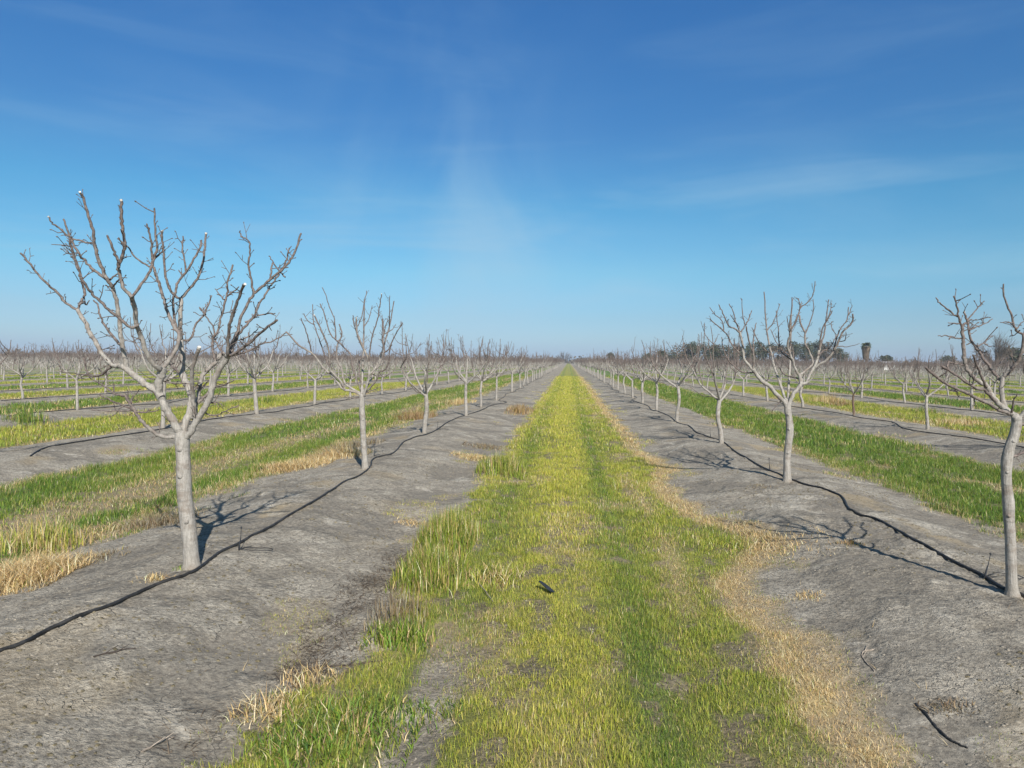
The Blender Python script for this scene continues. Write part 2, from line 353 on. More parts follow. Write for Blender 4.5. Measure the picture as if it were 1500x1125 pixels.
# ------------------------------------------------------------------ grass
GREEN = np.array([[0.080, 0.160, 0.020], [0.115, 0.215, 0.030], [0.155, 0.260, 0.040], [0.060, 0.120, 0.030]])
YELL = np.array([[0.44, 0.44, 0.06], [0.54, 0.49, 0.08], [0.33, 0.38, 0.05], [0.60, 0.50, 0.13]])
STRAW = np.array([[0.64, 0.47, 0.24], [0.56, 0.40, 0.18], [0.72, 0.60, 0.38], [0.40, 0.27, 0.14]])
def blades(name, px, py, ln, wd, lean, col, parent=None, label=None, origin=None, zoff=0.0, kind='stuff', cat='grass', group=None):
    n = len(px)
    if n == 0: return
    yawb = rng.uniform(0, 2*math.pi, n); dx, dy = np.cos(yawb), np.sin(yawb)
    bz = height(px, py)-0.006+zoff
    tw = yawb + rng.uniform(-0.9, 0.9, n)+math.pi/2; sx, sy = np.cos(tw)*wd*0.5, np.sin(tw)*wd*0.5
    le = lean*ln
    hh = np.sqrt(np.maximum(ln**2-(0.8*le)**2, (0.25*ln)**2))
    V = np.empty((n, 5, 3), np.float32)
    V[:, 0] = np.stack([px-sx, py-sy, bz], -1); V[:, 1] = np.stack([px+sx, py+sy, bz], -1)
    mxp, myp, mzp = px+dx*le*0.32, py+dy*le*0.32, bz+hh*0.60
    V[:, 2] = np.stack([mxp-sx*0.8, myp-sy*0.8, mzp], -1); V[:, 3] = np.stack([mxp+sx*0.8, myp+sy*0.8, mzp], -1)
    V[:, 4] = np.stack([px+dx*le, py+dy*le, bz+hh], -1)
    if origin is not None: V -= np.array(origin, np.float32)
    b = (np.arange(n)*5)[:, None]
    T = np.stack([b+np.array([0, 1, 3]), b+np.array([0, 3, 2]), b+np.array([2, 3, 4])], 1).reshape(-1, 3)
    cc = np.repeat(np.concatenate([col, np.ones((n, 1))], 1)[:, None, :], 5, 1)
    me = mesh_from(name, V.reshape(-1, 3), tris=T, attrs=[('tint', 'FLOAT_COLOR', cc.reshape(-1, 4))], mat=M_BLADE, smooth=False)
    o = link(name, me, parent, loc=origin if origin is not None else (0, 0, 0))
    if not parent: tag(o, label, cat, group, kind)
    return o
def tint(ye, dr, n):
    r = rng.random(n); gi = GREEN[rng.integers(0, 4, n)]; yi = YELL[rng.integers(0, 4, n)]; si = STRAW[rng.integers(0, 4, n)]
    fy = np.clip(ye+rng.normal(0, 0.22, n), 0, 1)[:, None]
    c = gi*(1-fy)+yi*fy
    c = np.where((rng.random(n) < dr*0.95+0.05)[:, None], si, c)
    return np.clip(c*rng.uniform(0.66, 1.42, n)[:, None], 0, 0.85)
def strip(name, label, k, y0, y1, dens, wmul, lmul, cat='grass'):
    """tufty grass over one alley between y0 and y1"""
    area = 4.6*(y1-y0); ntuft = int(area*dens/9)
    tx = rng.uniform(-2.3, 2.3, ntuft)+k*ROW; ty = rng.uniform(y0, y1, ntuft)
    # only what the camera could see, with a margin
    ok = np.abs(tx+0.08*ty) < 0.83*ty+1.6
    tx, ty = tx[ok], ty[ok]
    g, ye, dr = covers(tx, ty)
    keep = rng.random(len(tx)) < np.maximum(g**0.8, 1.0*dr*(dr > 0.2))
    tx, ty, ye, dr, g = tx[keep], ty[keep], ye[keep], dr[keep], g[keep]
    m = rng.integers(5, 14, len(tx)); n = int(m.sum()); i = np.repeat(np.arange(len(tx)), m)
    sp = 0.026*(1+0.6*wmul)
    px = tx[i]+rng.normal(0, sp, n); py = ty[i]+rng.normal(0, sp, n)
    lush = np.where(k % 2 == 1, 1.0, 0.90)
    tl = (0.055+0.055*rng.random(len(tx))**1.5)*lush*(0.75+0.5*vnoise(tx*1.3, ty*1.1, 5))
    ln = tl[i]*rng.uniform(0.6, 1.25, n)*lmul*(0.65+0.5*g[i])
    wd = rng.uniform(0.0018, 0.0046, n)*wmul
    ln = ln*np.where(dr[i] > 0.5, 0.95, 1.0)
    lean = np.clip(rng.normal(0.45, 0.25, n)+0.35*(dr[i] > 0.4), 0.05, 1.15)
    blades(name, px, py, ln, wd, lean, tint(ye[i], dr[i], n), label=label, cat=cat)
strip('grass', 'short yellow-green grass of the central strip nearest the viewer', 0, 2.6, 7.5, 10500, 0.85, 0.58)
strip('grass', 'yellow-green central grass strip in its middle distance', 0, 7.5, 16, 4000, 1.4, 0.75)
strip('grass', 'yellow central grass strip running on to the horizon', 0, 16, 42, 900, 2.8, 1.05)
strip('grass', 'far end of the central grass strip', 0, 42, 95, 240, 6, 1.2)
for k, lab in ((-1, 'green grass strip with worn brown band left of the near left tree row'), (1, 'lush green grass strip right of the near right tree row')):
    strip('grass', lab, k, 5.5, 17, 2900, 1.5, 1.05)
    strip('grass', lab + ', farther stretch', k, 17, 45, 700, 3.0, 1.35)
    strip('grass', lab + ', farthest stretch', k, 45, 100, 170, 6.5, 1.4)
for k in (-2, 2):
    strip('grass', 'yellowish grass strip of the second alley on the ' + ('left' if k < 0 else 'right'), k, 13, 60, 480, 3.6, 1.6)
for k in (-5, 5, -6, 6, -7, 7, -8, 8):
    strip('grass', ('green' if k % 2 else 'yellowish') + ' far grass strip of the %s alley on the ' % {5: 'fifth', 6: 'sixth', 7: 'seventh', 8: 'eighth'}[abs(k)] + ('left' if k < 0 else 'right'), k, 35, 100, 110, 8, 1.5)
for k in (-3, 3, -4, 4):
    strip('grass', ('green' if k % 2 else 'yellowish') + ' grass strip of the ' + ('third' if abs(k) == 3 else 'fourth') + ' alley on the ' + ('left' if k < 0 else 'right'), k, 22, 75, 220, 5.5, 1.7)

# scattered straw and dead stems lying on the soil
def litter():
    n = 9000
    x = rng.uniform(-9, 9, n); y = 2.6+26*rng.random(n)**1.6
    g, ye, dr = covers(x, y); k, v = alley(x)
    e = np.abs(np.abs(v)-1.9)
    keep = rng.random(n) < (0.05+0.75*np.exp(-(e/0.28)**2))*sm(-0.2, 0.5, fbm(x, y*0.7, 131, 3)+0.25)
    x, y = x[keep], y[keep]; n = len(x); c = STRAW[rng.integers(0, 4, n)]*rng.uniform(0.35, 1.05, n)[:, None]
    blades('dry_straw', x, y, rng.uniform(0.03, 0.11, n), rng.uniform(0.002, 0.0045, n), np.full(n, 1.18), c, label='dead straw and stems scattered over the bare grey soil', zoff=0.004)
litter()
def dark_litter():
    n = 7600
    x = np.concatenate([rng.normal(-1.66, 0.17, 5000), rng.uniform(-6, 6, n-5000)]); y = np.concatenate([rng.uniform(3.3, 7.2, 5000), 2.8+16*rng.random(n-5000)**1.5])
    for i_, (tx, ty) in enumerate(((-3.3, 6.2), (3.4, 5.7), (3.35, 10.9), (-3.31, 11.6))):
        a = slice(5000+i_*170, 5000+(i_+1)*170); x[a] = tx+rng.normal(0, 0.16, 170); y[a] = ty+rng.normal(0, 0.16, 170)
    g, ye, dr = covers(x, y); keep = (rng.random(n) < np.where(np.arange(n) < 5000, 0.9*sm(-0.35, 0.1, fbm(x*3, y*2, 141, 3)), 0.22)) & (g < 0.7); x, y = x[keep], y[keep]; n = len(x)
    c = np.array([[0.075, 0.055, 0.04], [0.13, 0.095, 0.065], [0.22, 0.17, 0.12]])[rng.integers(0, 3, n)]
    blades('dead_stems', x, y, 0.02+0.12*rng.random(n)**2, rng.uniform(0.0025, 0.006, n), np.full(n, 1.2), c, label='dark dead stems, prunings and leaf scraps lying on the soil', zoff=0.006, cat='litter')
dark_litter()
# thin straw in patches on the mounds beside the central strip
def clods():
    n = 34000
    x = rng.uniform(-9, 9, n); y = 2.6+13*rng.random(n)**1.4
    g, ye, dr = covers(x, y); keep = (g < 0.3) & (rng.random(n) < 0.15+0.85*sm(0.0, 0.4, fbm(x*0.9, y*0.7, 99, 3)+0.1))
    x, y = x[keep], y[keep]; n = len(x); s = 0.0028+0.008*rng.random(n)**3
    ico = np.array([[0, 0, 1], [0.9, 0, 0.4], [0.28, 0.85, 0.4], [-0.72, 0.53, 0.4], [-0.72, -0.53, 0.4], [0.28, -0.85, 0.4], [0.8, 0.6, -0.4], [-0.3, 0.9, -0.4], [-1, 0, -0.4], [-0.3, -0.9, -0.4], [0.8, -0.6, -0.4]])
    fc = np.array([[0, 1, 2], [0, 2, 3], [0, 3, 4], [0, 4, 5], [0, 5, 1], [1, 6, 2], [2, 6, 7], [2, 7, 3], [3, 7, 8], [3, 8, 4], [4, 8, 9], [4, 9, 5], [5, 9, 10], [5, 10, 1], [1, 10, 6]])
    s = s*1.25; V = ico[None]*s[:, None, None]*rng.uniform(0.6, 1.3, (n, 11, 3)); V[:, :, 2] *= 0.5
    V += np.stack([x, y, height(x, y)+s*0.02], -1)[:, None, :]
    T = (fc[None]+(np.arange(n)*11)[:, None, None]).reshape(-1, 3)
    tag(link('soil_clods', mesh_from('soil_clods', V.reshape(-1, 3), tris=T, mat=M_CLOD, smooth=False)), 'small crumbs of grey soil on the bare mounds', 'soil', kind='stuff')
clods()
def crust():
    n = 26000
    x = rng.uniform(-7, 7, n); y = 2.8+11*rng.random(n)**1.5
    g, ye, dr = covers(x, y); keep = (g < 0.15) & (covers.inside < 0.1) & (fbm(x*1.1+3, y*0.9, 151, 4) > 0.10) & (fbm(x*5, y*5, 155, 2) > -0.25)
    x, y = x[keep], y[keep]; n = len(x); s = 0.006+0.014*rng.random(n)**2.5
    a = np.arange(7)*2*math.pi/7; V = np.zeros((n, 15, 3)); rr = rng.uniform(0.6, 1.25, (n, 7))
    V[:, :7, 0] = np.cos(a)*rr; V[:, :7, 1] = np.sin(a)*rr; V[:, :7, 2] = -0.3; rr = rr*rng.uniform(0.45, 0.8, (n, 7))
    V[:, 7:14, 0] = np.cos(a+0.3)*rr; V[:, 7:14, 1] = np.sin(a+0.3)*rr; V[:, 7:14, 2] = rng.uniform(0.15, 0.42, (n, 7)); V[:, 14, 2] = rng.uniform(0.2, 0.5, n)
    V = V*s[:, None, None]+np.stack([x, y, height(x, y)], -1)[:, None, :]
    fc = []
    for i in range(7): j = (i+1) % 7; fc += [(i, j, 7+j), (i, 7+j, 7+i), (7+i, 7+j, 14)]
    T = (np.array(fc)[None]+(np.arange(n)*15)[:, None, None]).reshape(-1, 3)
    tag(link('crust', mesh_from('crust', V.reshape(-1, 3), tris=T, mat=M_GROUND, smooth=False)), 'flat broken crumbs of dried soil crust on the mounds', 'soil', kind='stuff')
crust()

# ------------------------------------------------------------------ tubes (branches, hoses)
class Tubes:
    def __init__(s): s.V, s.Q, s.T, s.age, s.cut, s.n = [], [], [], [], [], 0
    def add(s, P, r, sides=8, age=0.0, cap=True, cut=False, wob=0.0):
        P = np.asarray(P, float); n = len(P); r = np.broadcast_to(np.asarray(r, float), (n,)).copy()
        ag = np.broadcast_to(np.asarray(age, float), (n,))
        Tn = np.gradient(P, axis=0); Tn /= np.linalg.norm(Tn, axis=1)[:, None]+1e-9
        a = np.array([0, 0, 1.0]) if abs(Tn[0][2]) < 0.9 else np.array([1.0, 0, 0])
        u = np.cross(Tn[0], a); u /= np.linalg.norm(u)
        ang = np.arange(sides)*2*math.pi/sides
        rings = []
        for i in range(n):
            u = u-Tn[i]*u.dot(Tn[i]); u /= np.linalg.norm(u)+1e-9; v = np.cross(Tn[i], u)
            rr = r[i]*(1+(rng.uniform(-wob, wob, sides) if wob else 0))
            rings.append(P[i]+(np.cos(ang)*rr)[:, None]*u+(np.sin(ang)*rr)[:, None]*v)
        s.V.append(np.concatenate(rings)); b = s.n
        i, j = np.meshgrid(np.arange(n-1), np.arange(sides), indexing='ij'); j2 = (j+1) % sides
        s.Q.append(np.stack([b+i*sides+j, b+i*sides+j2, b+(i+1)*sides+j2, b+(i+1)*sides+j], -1).reshape(-1, 4))
        s.age.append(np.repeat(ag, sides)); s.cut.append(np.zeros(n*sides)); s.n += n*sides
        if cap:
            tip = P[-1]+Tn[-1]*r[-1]*(0.15 if cut else 0.8)
            last = rings[-1]
            s.V.append(np.vstack([last, tip[None]])); s.age.append(np.full(sides+1, ag[-1])); s.cut.append(np.full(sides+1, 1.0 if cut else 0.0))
            b2 = s.n; jj = np.arange(sides); s.T.append(np.stack([b2+jj, b2+(jj+1) % sides, np.full(sides, b2+sides)], -1)); s.n += sides+1
            if cut:   # the white paint runs a little down the side
                s.add(np.array([P[-1]-Tn[-1]*r[-1]*1.2, P[-1]+Tn[-1]*r[-1]*0.1]), r[-1]*1.06, sides, 1.0, cap=False); s.cut[-1][:] = 1
    def mesh(s, name, mat, origin=None):
        V = np.concatenate(s.V); 
        if origin is not None: V = V-np.asarray(origin)
        me = bpy.data.meshes.new(name); Q = np.concatenate(s.Q); T = np.concatenate(s.T) if s.T else np.zeros((0, 3), int)
        me.vertices.add(len(V)); me.vertices.foreach_set('co', V.astype(np.float32).ravel())
        li = np.concatenate([Q.ravel(), T.ravel()]).astype(np.int32); me.loops.add(len(li)); me.loops.foreach_set('vertex_index', li)
        st = np.concatenate([np.arange(len(Q))*4, len(Q)*4+np.arange(len(T))*3]).astype(np.int32)
        me.polygons.add(len(st)); me.polygons.foreach_set('loop_start', st)
        me.update(calc_edges=True)
        for nm, d in (('age', s.age), ('cut', s.cut)):
            a = me.attributes.new(nm, 'FLOAT', 'POINT'); a.data.foreach_set('value', np.concatenate(d).astype(np.float32))
        me.polygons.foreach_set('use_smooth', np.ones(len(st), bool)); me.materials.append(mat)
        return me
def catmull(P, m=4):
    P = np.asarray(P, float)
    if len(P) < 3:
        t = np.linspace(0, 1, m*(len(P)-1)+1)[:, None]; return P[0]*(1-t)+P[-1]*t
    Q = np.vstack([2*P[0]-P[1], P, 2*P[-1]-P[-2]]); o = []
    for i in range(1, len(Q)-2):
        p0, p1, p2, p3 = Q[i-1:i+3]
        for k in range(m):
            t = k/m; o.append(0.5*((2*p1)+(-p0+p2)*t+(2*p0-5*p1+4*p2-p3)*t*t+(-p0+3*p1-3*p2+p3)*t**3))
    o.append(P[-1]); return np.array(o)
def arclen(P): return np.concatenate([[0], np.cumsum(np.linalg.norm(np.diff(P, axis=0), axis=1))])
def rvec(): 
    v = rng.normal(0, 1, 3); return v/np.linalg.norm(v)
def spurs(T, P, r, dens, size=1.0, sides=4):
    """short knobbly fruiting spurs along a branch"""
    s = arclen(P); tot = s[-1]; n = rng.poisson(0.75*dens*tot)
    for _ in range(n):
        t = rng.uniform(0.12, 0.97)*tot; i = min(np.searchsorted(s, t), len(P)-1); f = (t-s[i-1])/max(s[i]-s[i-1], 1e-6)
        p = P[i-1]*(1-f)+P[i]*f; d = P[i]-P[i-1]; d /= np.linalg.norm(d)+1e-9
        o = rvec(); o = o-d*o.dot(d); o /= np.linalg.norm(o); o = o+0.45*d+np.array([0, 0, 0.25]); o /= np.linalg.norm(o)
        ln = (0.02+0.11*rng.random()**2.2)*size; rr = 0.0029*size**0.5*rng.uniform(0.8, 1.3)
        a = p+o*(r[i]*0.6); b = a+o*ln*0.5+rvec()*ln*0.12; c = b+(o+np.array([0, 0, 0.35])+rvec()*0.4)*ln*0.5
        T.add([a, b, c], [rr*1.25, rr, rr*0.8], sides, 1.0)
        T.add([c-o*0.002, c+o*0.007*size, c+o*0.016*size], [rr*0.8, rr*1.7, rr*0.5], sides, 1.0)
        if ln > 0.06*size and rng.random() < 0.7:
            e = b+(rvec()+o)*ln*0.4; T.add([b, e], [rr, rr*0.7], sides, 1.0)
def branch(T, P, r0, r1, sides=8, m=4, cut=False, dens=10, size=1.0, agebase=None):
    Q = catmull(P, m); s = arclen(Q); t = s/s[-1]
    r = r0+(r1-r0)*t**0.85
    r = r*(1+0.07*np.sin(s*60+rng.uniform(0, 6)))*rng.uniform(0.96, 1.05, len(r))
    Q[1:-1] += rng.normal(0, 0.003, (len(Q)-2, 3))
    age = np.clip((0.024-r)/0.016, 0, 1)
    T.add(Q, r, sides, age, cut=cut, wob=0.04)
    if dens: spurs(T, Q, r, dens*(1 if r0 < 0.03 else 0.5), size)
    return Q

# ------------------------------------------------------------------ traced near trees
# every branch: (r0, r1, depth at start, depth at end, [pixels of the photograph], white cut tip)
TR_A = dict(Y=6.16, trunk=[(281, 834, .076), (280, 815, .072), (278, 790, .070), (274, 755, .068), (270, 722, .067), (269, 690, .069), (268, 665, .064), (267, 648, .066), (266, 634, .060)], br=[
 (.046, .036, 0, -.12, [(266, 640), (260, 628), (247, 605), (239, 590), (234, 577), (233, 563), (236, 548), (236, 540)]),
 (.024, .022, -.05, -.06, [(243, 598), (238, 588), (238, 582)], 1),
 (.028, .019, -.12, -.55, [(236, 541), (231, 539), (221, 528), (212, 511), (205, 490), (200, 476), (198, 457), (195, 442), (193, 435)]),
 (.019, .011, -.55, -.75, [(193, 436), (191, 433), (180, 420), (176, 402), (174, 391), (180, 371), (183, 358), (181, 346), (180, 331), (178, 314), (177, 292)], 1),
 (.013, .009, -.66, -.75, [(174, 391), (171, 377), (165, 362), (157, 345)]),
 (.017, .012, -.55, -.45, [(193, 435), (203, 422), (212, 409), (222, 392), (225, 379)]),
 (.011, .007, -.45, -.45, [(224, 382), (230, 364), (228, 343), (226, 305)]),
 (.011, .008, -.45, -.55, [(224, 382), (222, 365), (220, 343), (215, 328)]),
 (.009, .006, -.47, -.55, [(219, 391), (199, 377), (186, 361), (173, 349)]),
 (.008, .006, -.45, -.35, [(225, 380), (233, 372), (242, 366)]),
 (.017, .009, -.40, -.70, [(203, 476), (193, 480), (180, 471), (168, 461), (156, 451), (145, 440), (134, 429), (128, 422), (121, 411), (115, 396), (109, 378), (105, 364), (102, 349)]),
 (.038, .030, -.08, -.05, [(237, 582), (227, 571), (216, 565), (203, 555), (191, 545), (180, 535)]),
 (.030, .010, -.05, -.45, [(186, 540), (181, 517), (179, 502), (176, 486), (175, 470), (173, 457), (170, 439), (165, 423), (161, 415), (155, 406), (148, 390), (142, 371), (138, 356), (137, 343), (133, 327), (126, 305), (120, 286), (117, 281)], 1),
 (.009, .007, -.33, -.50, [(138, 357), (123, 354), (109, 350), (99, 345), (86, 334), (76, 326), (70, 317)], 1),
 (.014, .008, -.25, -.20, [(157, 410), (143, 400), (131, 389), (120, 377), (111, 364), (104, 351), (99, 336), (93, 321)]),
 (.008, .006, -.25, -.10, [(161, 410), (166, 405), (173, 401)]),
 (.007, .006, -.25, -.40, [(165, 420), (170, 414), (175, 409)]),
 (.028, .019, -.05, .15, [(180, 536), (175, 536), (164, 534), (153, 523), (145, 510), (137, 496), (130, 485), (126, 474), (118, 461), (114, 454)]),
 (.017, .009, .15, .05, [(114, 454), (102, 448), (92, 439), (82, 427), (74, 420), (64, 411), (49, 393), (39, 381), (30, 371)]),
 (.016, .009, .15, .30, [(114, 454), (116, 447), (121, 438), (124, 430), (121, 416), (117, 399), (110, 378), (105, 362), (102, 347)]),
 (.009, .006, .15, .25, [(116, 447), (124, 441), (126, 447), (131, 440)]),
 (.014, .007, -.10, .10, [(177, 505), (167, 495), (158, 483), (149, 468), (145, 458), (143, 446), (137, 440)]),
 (.016, .008, .0, .25, [(166, 535), (152, 546), (142, 551), (131, 550), (126, 541), (123, 524)]),
 (.006, .004, .15, .35, [(132, 550), (110, 547), (87, 544)]),
 (.026, .012, 0, -.15, [(262, 641), (256, 640), (242, 640), (230, 636), (218, 627), (209, 618), (200, 606), (191, 592), (184, 581), (178, 579)]),
 (.009, .005, -.15, -.1, [(178, 579), (167, 576), (152, 565), (134, 555), (128, 549)]),
 (.012, .006, -.1, -.25, [(195, 600), (178, 593), (162, 586), (146, 578)]),
 (.007, .005, -.1, -.1, [(199, 603), (218, 604), (233, 600)]),
 (.006, .004, -.1, -.2, [(195, 601), (181, 602), (152, 602), (131, 600)]),
 (.007, .004, -.1, .1, [(192, 591), (196, 580), (206, 570)]),
 (.024, .012, -.12, .15, [(236, 541), (241, 537), (249, 525), (258, 511), (262, 499), (262, 489), (255, 478), (249, 465), (243, 452), (239, 435), (235, 421), (231, 410), (225, 393), (224, 383)]),
 (.018, .010, .10, .30, [(262, 490), (257, 476), (254, 457), (254, 439), (258, 424), (262, 410), (272, 399), (281, 384), (293, 364), (295, 352)]),
 (.009, .007, .28, .32, [(272, 398), (270, 381), (267, 364), (268, 346)]),
 (.044, .032, 0, .20, [(267, 640), (271, 622), (278, 602), (281, 582), (277, 570), (272, 560), (266, 546)]),
 (.032, .019, .20, .35, [(266, 547), (268, 529), (267, 515), (265, 499), (264, 484), (264, 464), (265, 449), (265, 438)]),
 (.017, .010, .35, .25, [(265, 439), (255, 432), (248, 421), (243, 406), (241, 383), (239, 364), (237, 349), (238, 338)], 1),
 (.018, .011, .35, .50, [(265, 438), (274, 427), (284, 415), (293, 400), (298, 381), (300, 361), (302, 341)], 1),
 (.013, .007, .30, .45, [(266, 500), (278, 497), (284, 487), (286, 476), (298, 462), (306, 446), (310, 433)]),
 (.007, .005, .40, .50, [(301, 461), (296, 456), (292, 450)]),
 (.012, .007, .18, .45, [(263, 547), (256, 540), (249, 533), (243, 520)]),
 (.026, .016, 0, -.25, [(285, 612), (284, 586), (282, 566), (281, 552), (285, 528), (292, 508)], 1),
 (.040, .026, 0, -.10, [(269, 641), (277, 636), (286, 620), (299, 599), (309, 579), (313, 560), (322, 540), (332, 526), (334, 521)]),
 (.020, .012, -.10, -.50, [(334, 522), (334, 516), (334, 493), (337, 476), (343, 455), (350, 436), (356, 421), (359, 416)], 1),
 (.018, .010, -.10, -.35, [(334, 522), (340, 520), (352, 512), (367, 501), (381, 487), (396, 476), (406, 469)]),
 (.016, .008, -.10, .15, [(336, 518), (342, 506), (352, 486), (364, 473), (374, 460), (383, 439), (392, 426), (399, 415), (409, 402)]),
 (.019, .009, -.10, .10, [(335, 519), (337, 508), (348, 484), (353, 464), (361, 449), (368, 435), (377, 426), (391, 413), (412, 396), (426, 380), (435, 361), (441, 342)]),
 (.008, .006, .08, .10, [(411, 397), (418, 386), (422, 373), (424, 363)]),
 (.010, .007, .05, .15, [(392, 412), (396, 408), (397, 397), (399, 385)]),
 (.011, .006, .05, .0, [(372, 429), (368, 410), (364, 387), (366, 370), (366, 355), (360, 350), (353, 346), (352, 338)]),
 (.006, .005, .08, .2, [(418, 406), (409, 396), (400, 384), (394, 375)]),
 (.010, .006, -.10, .30, [(338, 521), (345, 520), (361, 515), (375, 509), (384, 503), (402, 499), (419, 487)]),
 (.024, .018, 0, .25, [(283, 614), (286, 606), (290, 581), (294, 562), (298, 547), (314, 533), (323, 520), (328, 518)]),
 (.016, .009, .22, .35, [(316, 531), (313, 521), (311, 508), (312, 495), (320, 484), (323, 467), (328, 448), (333, 430), (333, 414), (338, 400), (341, 388)]),
 (.007, .005, .33, .3, [(333, 434), (342, 427), (350, 420)]),
 (.006, .004, .33, .4, [(329, 439), (321, 431), (315, 423)]),
 (.009, .005, .30, .35, [(315, 493), (311, 477), (302, 464), (292, 450)]),
 (.008, .005, .20, .35, [(326, 519), (318, 503), (313, 492)]),
 (.018, .014, .05, .10, [(291, 590), (300, 581), (308, 574)]),
 (.007, .004, 0, .0, [(298, 604), (315, 609), (330, 602), (350, 593)]),
 (.006, .004, 0, .0, [(308, 589), (318, 590), (329, 595)]),
 (.006, .004, -.05, -.2, [(312, 568), (328, 564), (343, 557)]),
 (.006, .004, -.1, .1, [(230, 555), (251, 561), (284, 563), (300, 570)]),
 (.010, .006, .15, .3, [(359, 472), (377, 463), (392, 460), (403, 459)]),
 (.007, .004, .1, .2, [(352, 497), (366, 492), (378, 481)])])
TR_B = dict(Y=11.6, trunk=[(535, 690, .060), (534, 668, .054), (532, 640, .051), (531, 615, .052), (530, 595, .050), (530, 578, .046)], br=[
 (.030, .014, 0, -.2, [(531, 580), (520, 574), (503, 570), (495, 561), (486, 550), (473, 538), (461, 521), (450, 513), (437, 505), (419, 486)]),
 (.013, .008, -.1, -.3, [(456, 515), (453, 501), (449, 487), (441, 466)]),
 (.028, .012, 0, .3, [(530, 579), (526, 575), (509, 565), (502, 553), (501, 541), (495, 530), (493, 517), (495, 503), (501, 490), (497, 475)]),
 (.026, .012, -.05, -.35, [(505, 570), (497, 556), (484, 542), (483, 527), (479, 503), (471, 485), (460, 461)], 1),
 (.016, .008, -.1, .1, [(484, 542), (477, 525), (469, 501), (462, 481), (459, 470), (458, 446)]),
 (.010, .007, .05, .1, [(461, 476), (451, 470), (445, 459)]),
 (.020, .010, .1, .3, [(529, 574), (522, 554), (517, 538), (513, 519), (504, 509), (495, 500), (485, 491), (479, 475), (475, 459), (469, 445)]),
 (.012, .007, .2, .2, [(492, 497), (491, 477), (489, 465), (482, 449), (478, 435), (472, 421)]),
 (.034, .014, 0, -.2, [(532, 580), (534, 575), (539, 558), (541, 543), (539, 525), (533, 511), (527, 498), (523, 485), (522, 465)], 1),
 (.011, .008, -.15, -.1, [(524, 478), (530, 463), (533, 447), (537, 426)]),
 (.010, .008, -.17, -.25, [(523, 487), (518, 473), (517, 462)]),
 (.020, .010, .1, .35, [(533, 571), (527, 553), (527, 538), (526, 527), (535, 522)]),
 (.024, .010, 0, .1, [(541, 548), (545, 545), (554, 537), (558, 526), (563, 514), (561, 497), (562, 485), (561, 467)]),
 (.009, .006, .1, .1, [(562, 492), (566, 474), (572, 468)]),
 (.013, .008, .05, -.1, [(562, 517), (569, 512), (575, 499), (582, 485), (590, 473)]),
 (.008, .006, .1, .2, [(564, 489), (574, 483), (580, 475)]),
 (.022, .010, .05, -.25, [(535, 575), (545, 565), (552, 555), (556, 545), (563, 542), (570, 530), (570, 517), (574, 505)]),
 (.015, .009, -.1, -.3, [(540, 530), (541, 520), (543, 506), (546, 490), (551, 474), (554, 463), (556, 448), (559, 430)], 1),
 (.010, .006, 0, .1, [(535, 576), (547, 571), (558, 566)]),
 (.010, .006, 0, -.1, [(527, 581), (517, 583), (505, 581)]),
 (.010, .006, .1, .3, [(541, 545), (556, 552), (575, 545), (582, 530)])])
